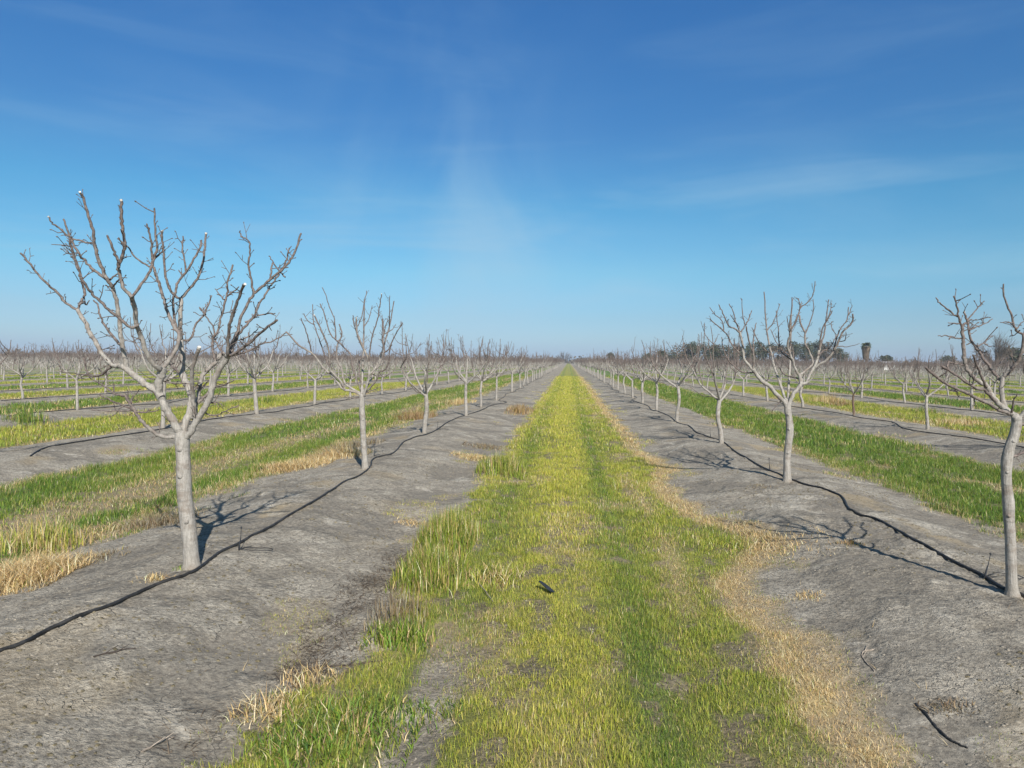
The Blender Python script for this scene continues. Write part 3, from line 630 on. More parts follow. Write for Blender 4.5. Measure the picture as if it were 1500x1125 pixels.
TR_C = dict(Y=10.9, trunk=[(1153, 708, .068), (1153, 690, .062), (1153, 672, .058), (1155, 650, .059), (1157, 632, .062), (1156, 615, .057), (1154, 602, .058), (1154, 592, .050)], br=[
 (.044, .032, 0, -.15, [(1154, 600), (1148, 588), (1136, 576), (1127, 565), (1116, 558), (1106, 545), (1103, 541)]),
 (.030, .018, -.15, -.1, [(1105, 544), (1096, 534), (1090, 525), (1088, 508), (1086, 498), (1084, 487)]),
 (.015, .008, -.1, -.25, [(1085, 489), (1076, 481), (1067, 477), (1059, 459), (1053, 446)]),
 (.012, .007, -.1, -.1, [(1084, 486), (1079, 475), (1074, 456), (1068, 445)]),
 (.013, .008, -.1, .1, [(1084, 488), (1091, 478), (1097, 467), (1101, 455)]),
 (.008, .005, 0, .1, [(1092, 477), (1088, 462), (1087, 438)]),
 (.009, .006, -.1, -.3, [(1082, 478), (1076, 470), (1070, 461)]),
 (.018, .009, -.12, .2, [(1091, 527), (1081, 515), (1071, 504), (1067, 493), (1059, 484), (1050, 476), (1040, 468)]),
 (.011, .006, .1, .1, [(1060, 486), (1058, 471), (1048, 461), (1040, 451)]),
 (.022, .011, -.15, -.35, [(1103, 543), (1104, 524), (1099, 505), (1095, 490), (1093, 478)]),
 (.014, .008, -.25, -.1, [(1103, 520), (1104, 496), (1106, 479), (1108, 473)]),
 (.018, .008, -.15, .2, [(1105, 545), (1097, 546), (1087, 545), (1075, 536), (1065, 524), (1059, 508), (1057, 494)]),
 (.009, .006, 0, .2, [(1066, 525), (1056, 522), (1047, 524)]),
 (.042, .032, 0, .05, [(1154, 601), (1161, 580), (1168, 570), (1173, 562), (1171, 549)]),
 (.026, .016, .05, -.15, [(1172, 552), (1164, 538), (1161, 527), (1155, 513), (1154, 499), (1157, 493), (1157, 479), (1159, 461)]),
 (.014, .007, -.15, -.1, [(1157, 489), (1164, 473), (1170, 459), (1173, 450), (1184, 442), (1191, 430), (1194, 412)]),
 (.008, .006, -.1, -.1, [(1173, 450), (1171, 444), (1170, 437)]),
 (.009, .006, -.15, -.25, [(1156, 484), (1154, 473), (1153, 463)]),
 (.015, .007, 0, .2, [(1162, 529), (1152, 522), (1144, 515), (1141, 502), (1140, 482), (1137, 455)]),
 (.010, .007, 0, .2, [(1162, 530), (1162, 514), (1158, 502)]),
 (.024, .014, .05, .4, [(1172, 549), (1181, 542), (1191, 532), (1185, 515), (1179, 502), (1179, 487), (1173, 475), (1171, 462)]),
 (.012, .006, .3, .4, [(1180, 488), (1187, 471), (1191, 456), (1191, 438)]),
 (.032, .020, .02, .15, [(1171, 562), (1181, 561), (1185, 551), (1194, 536), (1199, 518), (1202, 505)]),
 (.018, .009, .15, .3, [(1202, 506), (1207, 490), (1210, 471), (1212, 455), (1214, 439)]),
 (.015, .009, .12, .0, [(1200, 512), (1204, 484), (1211, 470), (1219, 455)]),
 (.010, .006, .25, .3, [(1210, 472), (1216, 458), (1218, 444)]),
 (.028, .013, .1, -.2, [(1190, 541), (1200, 534), (1211, 527), (1221, 515), (1228, 501), (1234, 487), (1245, 476), (1250, 467), (1249, 460)]),
 (.015, .008, 0, .2, [(1222, 512), (1224, 502), (1228, 488), (1235, 476), (1241, 468), (1243, 450)]),
 (.009, .006, .2, .2, [(1243, 462), (1246, 454), (1248, 447)]),
 (.008, .004, -.1, -.2, [(1226, 507), (1242, 508), (1259, 503)]),
 (.012, .006, .1, .4, [(1198, 520), (1206, 514), (1215, 510), (1221, 500), (1224, 491), (1218, 480), (1218, 471)]),
 (.009, .006, 0, -.2, [(1229, 500), (1238, 498), (1239, 486)]),
 (.010, .005, 0, -.1, [(1145, 586), (1134, 598), (1127, 603)]),
 (.014, .006, .1, .5, [(1170, 555), (1160, 552), (1148, 548), (1140, 535), (1133, 520)])])
TR_D = dict(Y=5.64, trunk=[(1483, 874, .052), (1482, 855, .046), (1481, 825, .043), (1480, 790, .041), (1478, 760, .042), (1477, 735, .047), (1475, 715, .042), (1474, 695, .039), (1475, 675, .045), (1479, 655, .041), (1485, 640, .041), (1489, 622, .040), (1489, 611, .039)], br=[
 (.016, .010, 0, .05, [(1478, 668), (1490, 667), (1502, 660), (1512, 646)]),
 (.034, .020, 0, .12, [(1489, 613), (1486, 608), (1479, 604), (1470, 597), (1457, 586), (1452, 577), (1447, 568), (1438, 561)]),
 (.022, .013, .12, .15, [(1440, 563), (1425, 552), (1418, 542), (1414, 534), (1412, 520), (1411, 506), (1411, 495), (1409, 478)]),
 (.010, .007, .15, .05, [(1409, 479), (1404, 464), (1401, 447), (1397, 434)]),
 (.007, .005, .13, .10, [(1403, 464), (1398, 461), (1386, 452), (1377, 444), (1371, 436)]),
 (.009, .006, .15, .2, [(1409, 478), (1412, 475), (1417, 471), (1423, 468)]),
 (.010, .008, .17, .17, [(1417, 471), (1414, 463), (1413, 456)], 1),
 (.006, .004, .15, .15, [(1411, 496), (1400, 495), (1387, 491), (1374, 492)]),
 (.006, .004, .15, .05, [(1408, 475), (1400, 474), (1389, 473)]),
 (.018, .009, .1, .35, [(1468, 558), (1459, 550), (1451, 540), (1439, 523), (1434, 515), (1423, 499), (1419, 482), (1417, 470)]),
 (.006, .004, .3, .4, [(1420, 484), (1428, 480), (1440, 475), (1454, 467)]),
 (.006, .004, .3, .4, [(1417, 471), (1425, 459), (1434, 449), (1442, 441)]),
 (.006, .004, .3, .4, [(1432, 508), (1438, 504), (1447, 504)]),
 (.005, .004, .25, .2, [(1434, 516), (1443, 516), (1446, 514)]),
 (.005, .004, .3, .2, [(1424, 500), (1419, 503), (1416, 505)]),
 (.026, .018, .05, .1, [(1472, 598), (1469, 586), (1467, 573), (1468, 557), (1471, 551)]),
 (.022, .012, .1, .0, [(1469, 553), (1471, 551), (1481, 543), (1488, 534), (1493, 526), (1497, 512), (1499, 489)]),
 (.010, .006, 0, -.05, [(1499, 490), (1489, 483), (1484, 474), (1480, 456), (1472, 438), (1470, 416)]),
 (.005, .003, -.02, -.1, [(1484, 473), (1475, 472), (1465, 472)]),
 (.005, .003, -.02, .1, [(1489, 482), (1496, 473), (1502, 470)]),
 (.004, .003, -.02, .1, [(1494, 484), (1486, 490), (1479, 493)]),
 (.010, .007, 0, .1, [(1499, 492), (1508, 470), (1512, 440)]),
 (.020, .010, 0, -.25, [(1478, 606), (1471, 603), (1463, 600), (1447, 590), (1428, 583), (1415, 575), (1391, 565), (1372, 552), (1356, 538)]),
 (.005, .003, -.1, -.1, [(1428, 583), (1427, 592), (1423, 598)]),
 (.005, .003, -.15, -.1, [(1400, 570), (1403, 578), (1404, 582)]),
 (.018, .010, .05, .0, [(1460, 588), (1450, 579), (1442, 571), (1428, 568), (1410, 556), (1389, 542), (1380, 536)]),
 (.007, .005, 0, .1, [(1388, 542), (1389, 531), (1396, 532), (1412, 535)]),
 (.006, .004, 0, .05, [(1388, 543), (1380, 549), (1374, 553)]),
 (.013, .008, .1, -.1, [(1446, 567), (1443, 563), (1436, 547), (1429, 531), (1425, 520)]),
 (.008, .004, 0, -.1, [(1482, 604), (1484, 589), (1490, 577)]),
 (.028, .012, 0, -.1, [(1489, 614), (1500, 606), (1515, 590), (1530, 560), (1545, 520), (1560, 470), (1562, 430)]),
 (.014, .009, -.05, .3, [(1515, 590), (1535, 575), (1560, 550), (1590, 500)]),
 (.018, .009, 0, .3, [(1489, 620), (1510, 621), (1540, 600), (1570, 560), (1590, 540)])])

def traced_tree(spec, label, dens=12, extra_back=True):
    Y0 = spec['Y']; tr = spec['trunk']; Y0 = float(ground(tr[0][0], tr[0][1]-3)[1]); b = at(tr[0][0], tr[0][1], Y0); base = np.array([b[0], Y0, float(height(b[0], Y0))-0.02])
    root = link('orchard_tree', None, loc=base); tag(root, label, 'tree', 'bare trees in the orchard rows')
    Tt = Tubes(); P = catmull([at(x, y, Y0) for x, y, r in tr], 5); P[0, 2] = base[2]-0.05
    r = 0.90*catmull([(r, 0, 0) for x, y, r in tr], 5)[:, 0]; r[:4] *= np.array([1.35, 1.20, 1.09, 1.04])
    nz = fbm(np.arange(len(r))*0.35, r*0, 9, 3)
    Tt.add(P, r*(1+0.05*nz), 20, 0.0, wob=0.03)
    # pruning scars
    for t in spec.get('scars', (0.35, 0.6, 0.8)):
        i = int(t*(len(P)-1)); d = np.array([rng.uniform(-.6, .6), -1, 0]); d /= np.linalg.norm(d); q = P[i]+d*r[i]*0.75
        Tt.add([q, q+d*r[i]*0.32, q+d*r[i]*0.40], [r[i]*0.42, r[i]*0.34, r[i]*0.15], 10, 0.35)
    link('trunk', Tt.mesh('trunk', M_BARK, base), root)
    Tc = Tubes()
    for e in spec['br']:
        r0, r1, d0, d1, pts = e[:5]; cut = len(e) > 5; n = len(pts)
        L3 = [at(x, y, Y0+d0+(d1-d0)*(i/(n-1))) for i, (x, y) in enumerate(pts)]
        big = r0 > 0.02
        rs = 0.72 if r0 > 0.015 else (0.9 if r0 > 0.0085 else 1.15)
        branch(Tc, L3, r0*rs, r1*0.9, 10 if big else 6, 4, cut, dens*(0.35 if r0 > 0.035 else 1.0), 1.0)
    if extra_back:    # limbs growing away from the viewer, seen thin between the others
        fork = at(tr[-1][0], tr[-1][1], Y0)
        for q in range(2):
            a = rng.uniform(0.25, 0.75)*math.pi; d = np.array([math.cos(a), math.sin(a), 0])
            p = [fork, fork+d*0.18+[0, 0, .2], fork+d*0.48+[0, 0, .62], fork+d*0.72+[0, 0, 1.15], fork+d*0.85+[0, 0, 1.5+0.3*rng.random()]]
            Q = branch(Tc, p, .024, .009, 6, 4, False, dens)
            for f in (9, 12):
                o = Q[f]; e2 = rvec(); e2[2] = 0.5+abs(e2[2]); e2 /= np.linalg.norm(e2)
                branch(Tc, [o, o+e2*0.25, o+e2*0.45+[0, 0, .15]], .011, .006, 5, 3, False, dens)
    link('crown', Tc.mesh('crown', M_BARK, base), root)
    return root
traced_tree(TR_A, 'large bare tree with thick pale trunk, nearest in the row on the left', 19, False)
traced_tree(TR_B, 'bare tree second along the row on the left, hose curling round its foot', 15)
traced_tree(TR_C, 'bare tree with a forked, crooked trunk, second along the row on the right', 15)
traced_tree(TR_D, 'slim knobbly bare tree nearest on the right, cut by the right picture edge', 12, False)

# ------------------------------------------------------------------ generic orchard trees
def gen_tree(seed, lod):
    """one bare pruned tree of about 3.1 m; returns trunk and crown tubes"""
    global rng
    keep = rng; rng = np.random.default_rng(seed)
    Tt, Tc = Tubes(), Tubes()
    H = 1.02+0.16*rng.random(); bend = rng.normal(0, 0.05, 2)
    tk = {0: 1.0, 1: 1.12, 2: 1.45, 3: 2.1}[lod]
    P = [[0, 0, -0.12], [bend[0]*0.3, bend[1]*0.3, H*0.25], [bend[0]*1.3, bend[1]*1.3, H*0.6], [bend[0]*0.6, bend[1]*0.6, H]]
    sd = {0: 12, 1: 8, 2: 4, 3: 3}[lod]
    P = catmull(P, 5 if lod < 2 else 1); r = np.linspace(0.062, 0.046, len(P))*rng.uniform(0.85, 1.12)*tk; r[0] *= 1.2
    if lod < 2: r = r*(1+0.08*fbm(np.arange(len(r))*0.6, r*0+seed, 3, 2))
    Tt.add(P, r, sd, 0.0, wob=0.03)
    top = P[-1]
    nl = rng.integers(4, 6); a0 = rng.uniform(0, 6.3)
    HT = rng.uniform(2.55, 3.15) if lod < 2 else rng.uniform(2.7, 3.2)
    for i in range(nl):
        a = a0+i*2*math.pi/nl+rng.normal(0, 0.25); d = np.array([math.cos(a), math.sin(a), 0]); sp = rng.uniform(0.70, 1.12)
        st = top-np.array([0, 0, rng.uniform(0, 0.10)])
        p = [st, st+d*0.20*sp+[0, 0, .16], st+d*0.50*sp+[0, 0, .42]+rvec()*0.04, st+d*0.72*sp+[0, 0, .80]+rvec()*0.05]
        Q = limb(Tc, p, .030*tk, .018*tk, lod, seed)
        for j in range(rng.integers(2, 4)):
            k = int(len(Q)*rng.uniform(0.45, 0.8)) if j else len(Q)-1
            o = Q[k]; az = a+rng.normal(0, 0.9); e = np.array([math.cos(az), math.sin(az), 0])*rng.uniform(0.10, 0.42)
            hh = max(HT-o[2]-rng.uniform(0, 0.55), 0.4)
            q = [o, o+e*0.45+[0, 0, hh*0.22], o+e*0.85+[0, 0, hh*0.55]+rvec()*0.05, o+e*1.0+[0, 0, hh]+rvec()*0.04]
            Q2 = limb(Tc, q, .016*tk, .0068*tk, lod, seed, cut=rng.random() < 0.07)
            for s_ in range(rng.integers(1, 4) if lod < 2 else rng.integers(2, 4)):
                k2 = int(len(Q2)*rng.uniform(0.25, 0.7)); o2 = Q2[k2]; e2 = rvec(); e2[2] = abs(e2[2])*0.6+0.25; e2 /= np.linalg.norm(e2)
                ll = rng.uniform(0.25, 0.65)
                limb(Tc, [o2, o2+e2*ll*0.5, o2+e2*ll*0.8+[0, 0, ll*0.35]], .009*tk, .005*tk, lod, seed)
        if rng.random() < 0.6 and lod < 3:   # low thin shoot
            e = np.array([math.cos(a+0.5), math.sin(a+0.5), 0]); limb(Tc, [st+d*0.15+[0, 0, .12], st+e*0.5+[0, 0, .15], st+e*0.85+[0, 0, .38]], .012*tk, .005*tk, lod, seed)
    rng = keep
    return Tt, Tc
def limb(T, p, r0, r1, lod, seed, cut=False):
    if lod < 2: return branch(T, p, r0, r1, 7 if r0 > 0.015 else 5, 3 if lod == 0 else 2, cut, 11 if lod == 0 else 6, 1.0 if lod == 0 else 1.25)
    Q = np.asarray(catmull(p, 1)); s = arclen(Q); r = r0+(r1-r0)*s/s[-1]
    T.add(Q, r, 3, np.clip((0.024-r/{2: 1.45, 3: 2.1}[lod])/0.013, 0, 1), cap=False)
    if lod == 2:
        for _ in range(rng.poisson(4.0*s[-1])):
            i = rng.integers(1, len(Q)); f = rng.random(); q = Q[i-1]*(1-f)+Q[i]*f; T.add([q, q+rvec()*rng.uniform(.08, .2)], [.008, .006], 3, 1.0, cap=False)
    return Q
NV = 10
var = {}
for lod in (0, 1):
    for s_ in range(NV):
        a, b = gen_tree(100+s_*7+lod*1000, lod); var[lod, s_] = (a.mesh('trunk', M_BARK), b.mesh('crown', M_BARK))
brown = {}
def ordinal(n):
    names = ['first', 'second', 'third', 'fourth', 'fifth', 'sixth', 'seventh', 'eighth', 'ninth', 'tenth', 'eleventh', 'twelfth', 'thirteenth', 'fourteenth', 'fifteenth', 'sixteenth', 'seventeenth', 'eighteenth', 'nineteenth', 'twentieth']
    return names[n-1] if n <= 20 else str(n)+('st' if n % 10 == 1 and n % 100 != 11 else 'nd' if n % 10 == 2 and n % 100 != 12 else 'rd' if n % 10 == 3 and n % 100 != 13 else 'th')
def rowname(k):    # k = 1, 2, ... counted outwards
    return {1: 'nearest'}.get(k, ordinal(k))
def in_view(x, y, margin=1.3):
    d = np.array([x, y, 1.5])-CAMP; z = d.dot(Fv)
    return z > 0.5 and abs(d.dot(Rv)/z) < 750/F+margin/z
meas = {(1, 1): [5.64, 10.9, 16.3, 22.1, 27.6, 32.8], (-1, 1): [6.16, 11.6, 17.2, 23.1, 28.2, 33.4], (1, 2): [21.0, 26.3], (-1, 2): [11.2, 17.2, 22.4], (-1, 3): [23.3]}
trees = []
for side in (-1, 1):
    for k in range(1, 62):
        x = side*(ROW*(k-0.5)+0.02)
        ml = meas.get((side, k), []); sp = 5.45
        yl = list(ml) if ml else [rng.uniform(8, 13.4)]
        while yl[0]-sp > 3.5: yl.insert(0, yl[0]-sp+rng.normal(0, 0.08))
        while yl[-1] < 470: yl.append(yl[-1]+sp+rng.normal(0, 0.10)*(yl[-1] < 120))
        cnt = 0
        for y in yl:
            if y < 3: continue
            jx = rng.normal(0, 0.07)
            if in_view(x, y):
                cnt += 1
                if rng.random() < (0.03 if y > 30 else 0): continue      # a gap in the row
                trees.append((math.hypot(x, y), side, k, cnt, x+jx, y))
trees.sort()
N_THINGS = 288
placed = 0; farl = []
for d, side, k, cnt, x, y in trees:
    if k == 1 and y < 12: continue
    if side > 0 and y > 262 and 20 < x < 180: continue
    if placed < N_THINGS:
        lod = 0 if d < 34 else 1; vi = int(rng.integers(0, NV)); mt, mc = var[lod, vi]
        z = float(height(x, y))
        young = (side == 1 and k == 2 and abs(y-26.3) < 0.2)
        sc = 0.80 if young else rng.uniform(0.90, 1.08)*(0.95 if side > 0 and k > 1 else 1)
        if side == 1 and k == 1 and abs(y-16.3) < 0.2: sc = 0.90
        if side == -1 and k == 2 and y < 12: sc = 0.84
        root = link('orchard_tree', None, loc=(x, y, z), rz=rng.uniform(0, 6.28), sc=sc); root.rotation_euler[0] = rng.normal(0, 0.028); root.rotation_euler[1] = rng.normal(0, 0.028)
        if young:
            mt = mt.copy(); mt.materials[0] = M_BROWN
        t_ = link('trunk', mt, root); c_ = link('crown', mc, root)
        lab = 'bare orchard tree, %s in view along the %s row %s of the grass track' % (ordinal(cnt), rowname(k), 'left' if side < 0 else 'right')
        if young: lab = 'small bare orchard tree with a thin dark brown trunk in the second row right'
        tag(root, lab, 'tree', 'bare trees in the orchard rows'); placed += 1
    else: farl.append((d, x, y))
# the rest of the orchard, too far and too many to count: one object
lows = {}
for lod in (2, 3):
    for s_ in range(8):
        a, b = gen_tree(5000+s_*3+lod*77, lod); Vs = []; Qs = []; Ts = []; Ag = []; off = 0
        for t in (a, b):
            V = np.concatenate(t.V); Vs.append(V); Qs.append(np.concatenate(t.Q)+off)
            if t.T: Ts.append(np.concatenate(t.T)+off)
            Ag.append(np.concatenate(t.age)); off += len(V)
        Q = np.concatenate(Qs); T3 = [Q[:, [0, 1, 2]], Q[:, [0, 2, 3]]]+Ts
        lows[lod, s_] = (np.concatenate(Vs), np.concatenate(T3), np.concatenate(Ag))
VV, TT, AA, off = [], [], [], 0
for d, x, y in farl:
    lod = 2 if d < 190 else 3; V, T, A = lows[lod, int(rng.integers(0, 8))]
    if d > 330 and rng.random() < 0.35: continue
    a = rng.uniform(0, 6.28); s = rng.uniform(0.88, 1.08); R2 = np.array([[math.cos(a), -math.sin(a), 0], [math.sin(a), math.cos(a), 0], [0, 0, 1]])
    VV.append(V@R2.T*s+np.array([x, y, 0.04])); TT.append(T+off); AA.append(A); off += len(V)
if VV:
    A = np.concatenate(AA)
    me = mesh_from('orchard', np.concatenate(VV), tris=np.concatenate(TT), attrs=[('age', 'FLOAT', A), ('cut', 'FLOAT', A*0)], mat=M_BARK)
    tag(link('orchard', me), 'far rows of the bare orchard merging into a brown haze of twigs', 'trees', kind='stuff')
print('things', placed, 'far', len(farl))

# ------------------------------------------------------------------ irrigation hoses
def hose(pts, name, label, r=0.0135, sides=8, group='black irrigation hoses along the tree rows'):
    P = catmull(pts, 6); P[:, 2] = height(P[:, 0], P[:, 1])
    z = P[:, 2].copy()
    for _ in range(2): z[1:-1] = np.maximum(z[1:-1], (z[:-2]+z[2:])/2)
    P[:, 2] = z+r*0.75
    T = Tubes(); T.add(P, r, sides, 0)
    o0 = P[0].copy(); o = link(name, T.mesh(name, M_HOSE, o0), loc=o0); tag(o, label, 'hose', group); return o
def row_tail(x, y0, y1, amp, step=1.35):
    y = y0; o = []
    while y < y1:
        o.append((x+rng.normal(0, amp), y, 0)); y += step*rng.uniform(0.7, 1.4)*(1+y/60)
    return o
hl = [ground(*p) for p in [(0, 955), (75, 922), (150, 893), (220, 862), (265, 846), (284, 838), (303, 825), (330, 806), (370, 785), (430, 752), (480, 722), (505, 706), (530, 695), (543, 683), (547, 673), (576, 664), (591, 648), (607, 641), (634, 633), (656, 619), (671, 612), (684, 608), (705, 601), (720, 594), (742, 590)]]
g0 = hl[0]; hl = [np.array([g0[0]-1.0, g0[1]-0.9, 0]), np.array([g0[0]-0.5, g0[1]-0.5, 0])]+hl
hl += row_tail(-3.35, hl[-1][1]+1.2, 150, 0.16)
hose(hl, 'irrigation_hose', 'black hose snaking past the near left tree trunk and on along its row')
hr = [ground(*p) for p in [(1499, 874), (1491, 871), (1472, 864), (1439, 845), (1407, 829), (1360, 803), (1323, 782), (1290, 764), (1257, 754), (1243, 745), (1235, 731), (1220, 722), (1190, 713), (1162, 704), (1145, 697), (1114, 684), (1081, 665), (1057, 647), (1037, 640), (1019, 633), (1010, 625), (992, 619), (979, 609), (964, 603)]]
hr = [hr[0]+np.array([0.15, -2.2, 0]), hr[0]+np.array([0.12, -0.8, 0])]+hr+row_tail(3.35, hr[-1][1]+1.2, 150, 0.16)
hose(hr, 'irrigation_hose', 'black hose curving over the right mound between the two nearest right trees')
for k in (2, 3, 4, 5):
    for side in (-1, 1):
        x = side*ROW*(k-0.5); y0 = abs(x)/0.85
        hose(row_tail(x-0.12*side, y0, 130, 0.20), 'irrigation_hose', 'black hose on the mound of the %s tree row on the %s' % (ordinal(k), 'left' if side < 0 else 'right'), 0.0135 if k < 3 else 0.016, 6)

# small sprinklers on stakes, each with its coil of thin tube
def sprinkler(px, py, lean, label):
    b = ground(px, py); root = link('sprinkler', None, loc=b); tag(root, label, 'sprinkler', 'small sprinklers beside the hoses')
    T = Tubes(); T.add([(0, 0, -0.04), (lean*0.02, 0, 0.05), (lean*0.04, 0.01, 0.11)], [.008, .007, .005], 8)
    T.add([(lean*0.04, 0.01, 0.10), (lean*0.06, 0.012, 0.21)], [.0035, .0028], 6)
    link('stake', T.mesh('stake', M_PLASTIC), root)
    T = Tubes(); T.add([(lean*0.06, 0.012, 0.205), (lean*0.06, 0.012, 0.213), (lean*0.06, 0.012, 0.223)], [.004, .010, .004], 8); link('nozzle', T.mesh('nozzle', M_PLASTIC), root)
    a = np.linspace(0, 2*math.pi*1.15, 26); s = 1 if lean >= 0 else -1
    cx, cy = s*0.17, -0.03
    P = np.stack([cx-s*0.16*np.cos(a), cy+0.07*np.sin(a)+0.01*a, 0*a], -1)
    hz = height(P[:, 0]+b[0], P[:, 1]+b[1])-b[2]; P[:, 2] = hz+0.010+0.02*np.abs(np.sin(a*0.5))
    P = np.vstack([[(0.0, 0.0, 0.06)], P])
    T = Tubes(); T.add(P, 0.0035, 6); link('tube', T.mesh('tube', M_HOSE), root)
sprinkler(350, 806, 0.3, 'sprinkler stake with a coil of thin tube beside the near left tree')
sprinkler(1440, 848, 1.0, 'leaning sprinkler stake by the foot of the nearest right tree')
sprinkler(548, 668, 0.2, 'sprinkler stake just behind the second tree on the left')
sprinkler(1128, 690, -0.3, 'sprinkler stake left of the crooked second tree on the right')
sprinkler(1041, 641, -0.3, 'sprinkler stake by the third tree on the right')
sprinkler(640, 630, 0.3, 'sprinkler stake right of the third tree on the left')

# ------------------------------------------------------------------ loose things on the ground
def plate(name, px, py, size, rz, tilt, mat, label, cat):
    b = ground(px, py); V = []; nxp = 7
    w_, l_, th = size
    for z in (0, th):
        for i in range(nxp):
            f = i/(nxp-1); wd = w_*(0.35+0.65*math.sin(math.pi*min(1, 0.25+f*0.65)))
            cz = 0.03*w_*math.sin(f*3)
            V += [(-wd/2, (f-0.5)*l_, z+cz), (0, (f-0.5)*l_*1.02, z+cz+0.05*w_), (wd/2, (f-0.5)*l_, z+cz)]
    n = nxp*3; Fc = []
    for i in range(nxp-1):
        for j in range(2):
            a = i*3+j; Fc += [(a, a+1, a+4, a+3), (n+a, n+a+3, n+a+4, n+a+1)]
        for a in (i*3, i*3+2): Fc.append((a, a+3, n+a+3, n+a))
    for i in (0, nxp-1):
        for j in range(2): a = i*3+j; Fc.append((a, a+1, n+a+1, n+a))
    o = link(name, mesh_from(name, V, Fc, mat=mat), loc=(b[0], b[1], b[2]+l_*0.5*math.sin(tilt)+0.02)); o.rotation_euler = (tilt, 0.2, rz); tag(o, label, cat)
plate('plastic_scrap', 800, 868, (0.065, 0.165, 0.004), 0.95, 0.38, M_PLASTIC, 'dark blue-black scrap of plastic sticking up in the central grass', 'scrap')
def stick(name, pix, r, mat, label, cat='stick', side_twig=False, lift=0.6):
    P = catmull([ground(*p) for p in pix], 5); P[:, 2] = height(P[:, 0], P[:, 1])+r*lift; P[1:-1] += rng.normal(0, r*0.25, (len(P)-2, 3))
    T = Tubes(); T.add(P, np.linspace(r, r*0.55, len(P)), 8, 0, wob=0.1)
    if side_twig:
        for f in (0.35, 0.6): q = P[int(f*len(P))]; T.add([q, q+np.array([0.05, 0.05, 0.03])], [r*0.5, r*0.3], 6)
    o0 = P[0].copy(); o = link(name, T.mesh(name, mat, o0), loc=o0); tag(o, label, cat)
stick('hose_scrap', [(1342, 1032), (1365, 1058), (1385, 1080), (1402, 1090), (1417, 1097)], 0.0085, M_HOSE, 'short curved offcut of black hose lying on the soil at lower right', 'hose')
stick('twig', [(432, 985), (470, 977), (520, 974), (565, 968)], 0.0065, M_DARKWOOD, 'long brown twig on the soil edge at lower left, beside the weeds', side_twig=True)
stick('wood_board', [(383, 690), (392, 686), (406, 681)], 0.035, M_WOOD, 'pale piece of wood at the strip edge left of the second left tree', 'wood')
stick('twig', [(1279, 952), (1262, 960), (1281, 984)], 0.006, M_WOOD, 'small pale twig on the right soil near the straw edge', side_twig=True)
stick('twig', [(137, 963), (165, 957), (198, 950)], 0.006, M_DARKWOOD, 'thin dark twig lying on the bare soil at far lower left', side_twig=True)
stick('twig', [(208, 1102), (228, 1092), (255, 1080)], 0.007, M_WOOD, 'short grey twig near the bottom edge on the left soil', side_twig=True)
stick('twig', [(700, 858), (712, 872), (722, 886)], 0.005, M_WOOD, 'straight pale stalk leaning in the tall weeds of the central strip', lift=6)
stick('twig', [(1162, 908), (1172, 910), (1181, 909)], 0.004, M_WOOD, 'tiny pale stick on the soil right of the straw edge')

# countable clumps of taller grass and weeds
def tuft(px, py, n, rad, hgt, kind, label, wmul=1.0, lean=0.35, flat=False):
    b = ground(px, py)
    q = np.clip(rng.normal(0, 1, (n, 2)), -1.7, 1.7)*np.array(rad)/2; x = b[0]+q[:, 0]; y = b[1]+q[:, 1]
    ye, dr = {'straw': (0.5, 0.98), 'mixed': (0.55, 0.5), 'green': (0.18, 0.10), 'rust': (0.5, 0.9), 'grey': (0.5, 0.99), 'reed': (0.38, 0.22)}[kind]
    c = tint(np.full(n, ye), np.full(n, dr), n)
    if kind == 'rust': c = c*np.array([0.62, 0.55, 0.52])
    if kind == 'grey': c = c*np.array([0.52, 0.54, 0.64])
    if kind == 'reed': c = c*np.array([0.95, 0.95, 0.9])
    ln = hgt*rng.uniform(0.45, 1.1, n)*np.exp(-0.5*(np.hypot(q[:, 0]/rad[0], q[:, 1]/rad[1])*1.2)**2)
    blades('grass_tuft', x, y, ln, rng.uniform(0.003, 0.0062, n)*wmul, np.clip(rng.normal(lean, 0.22, n), 0.02, 1.15), c, label=label, origin=tuple(b), kind=None, cat='grass tuft', group='taller clumps of grass and weeds')
tuft(38, 848, 3400, (0.50, 0.52), 0.25, 'straw', 'broad flopped straw-coloured clump at the left picture edge', 1.2, 0.85)
tuft(60, 800, 700, (0.5, 0.4), 0.36, 'mixed', 'upright yellow-green stems behind the straw clump at the left edge', 1.4)
tuft(228, 770, 800, (0.5, 0.35), 0.2, 'grey', 'grey dead weed bush on the soil just left of the near left trunk', 1.3, 0.7)
tuft(130, 820, 300, (0.4, 0.3), 0.12, 'grey', 'low grey dead weeds right of the straw clump', 1.3, 0.8)
tuft(225, 850, 160, (0.16, 0.12), 0.09, 'straw', 'tiny straw wisp below left of the near left trunk', 1.2, 0.9)
tuft(430, 688, 1500, (0.8, 0.4), 0.26, 'straw', 'straw clump beside the pale wood left of the second left tree', 1.8, 0.8)
tuft(485, 672, 1300, (0.8, 0.5), 0.3, 'straw', 'golden clump against the second left tree trunk', 1.8, 0.6)
tuft(520, 655, 500, (0.7, 0.5), 0.24, 'grey', 'greyish dead weeds behind the second left tree', 1.8, 0.5)
tuft(608, 614, 800, (0.8, 0.6), 0.42, 'rust', 'rust-brown bushy clump beside the third left tree', 2.4, 0.35)
tuft(668, 592, 500, (1.0, 0.8), 0.40, 'straw', 'tall straw clump behind the fourth left tree', 3.0, 0.3)
tuft(657, 795, 2200, (0.34, 0.85), 0.41, 'reed', 'tall reedy green and tan clump on the left edge of the grass track', 1.5, 0.22)
tuft(630, 845, 1500, (0.34, 0.55), 0.33, 'reed', 'second reedy clump in front of the tallest one on the track edge', 1.5, 0.25)
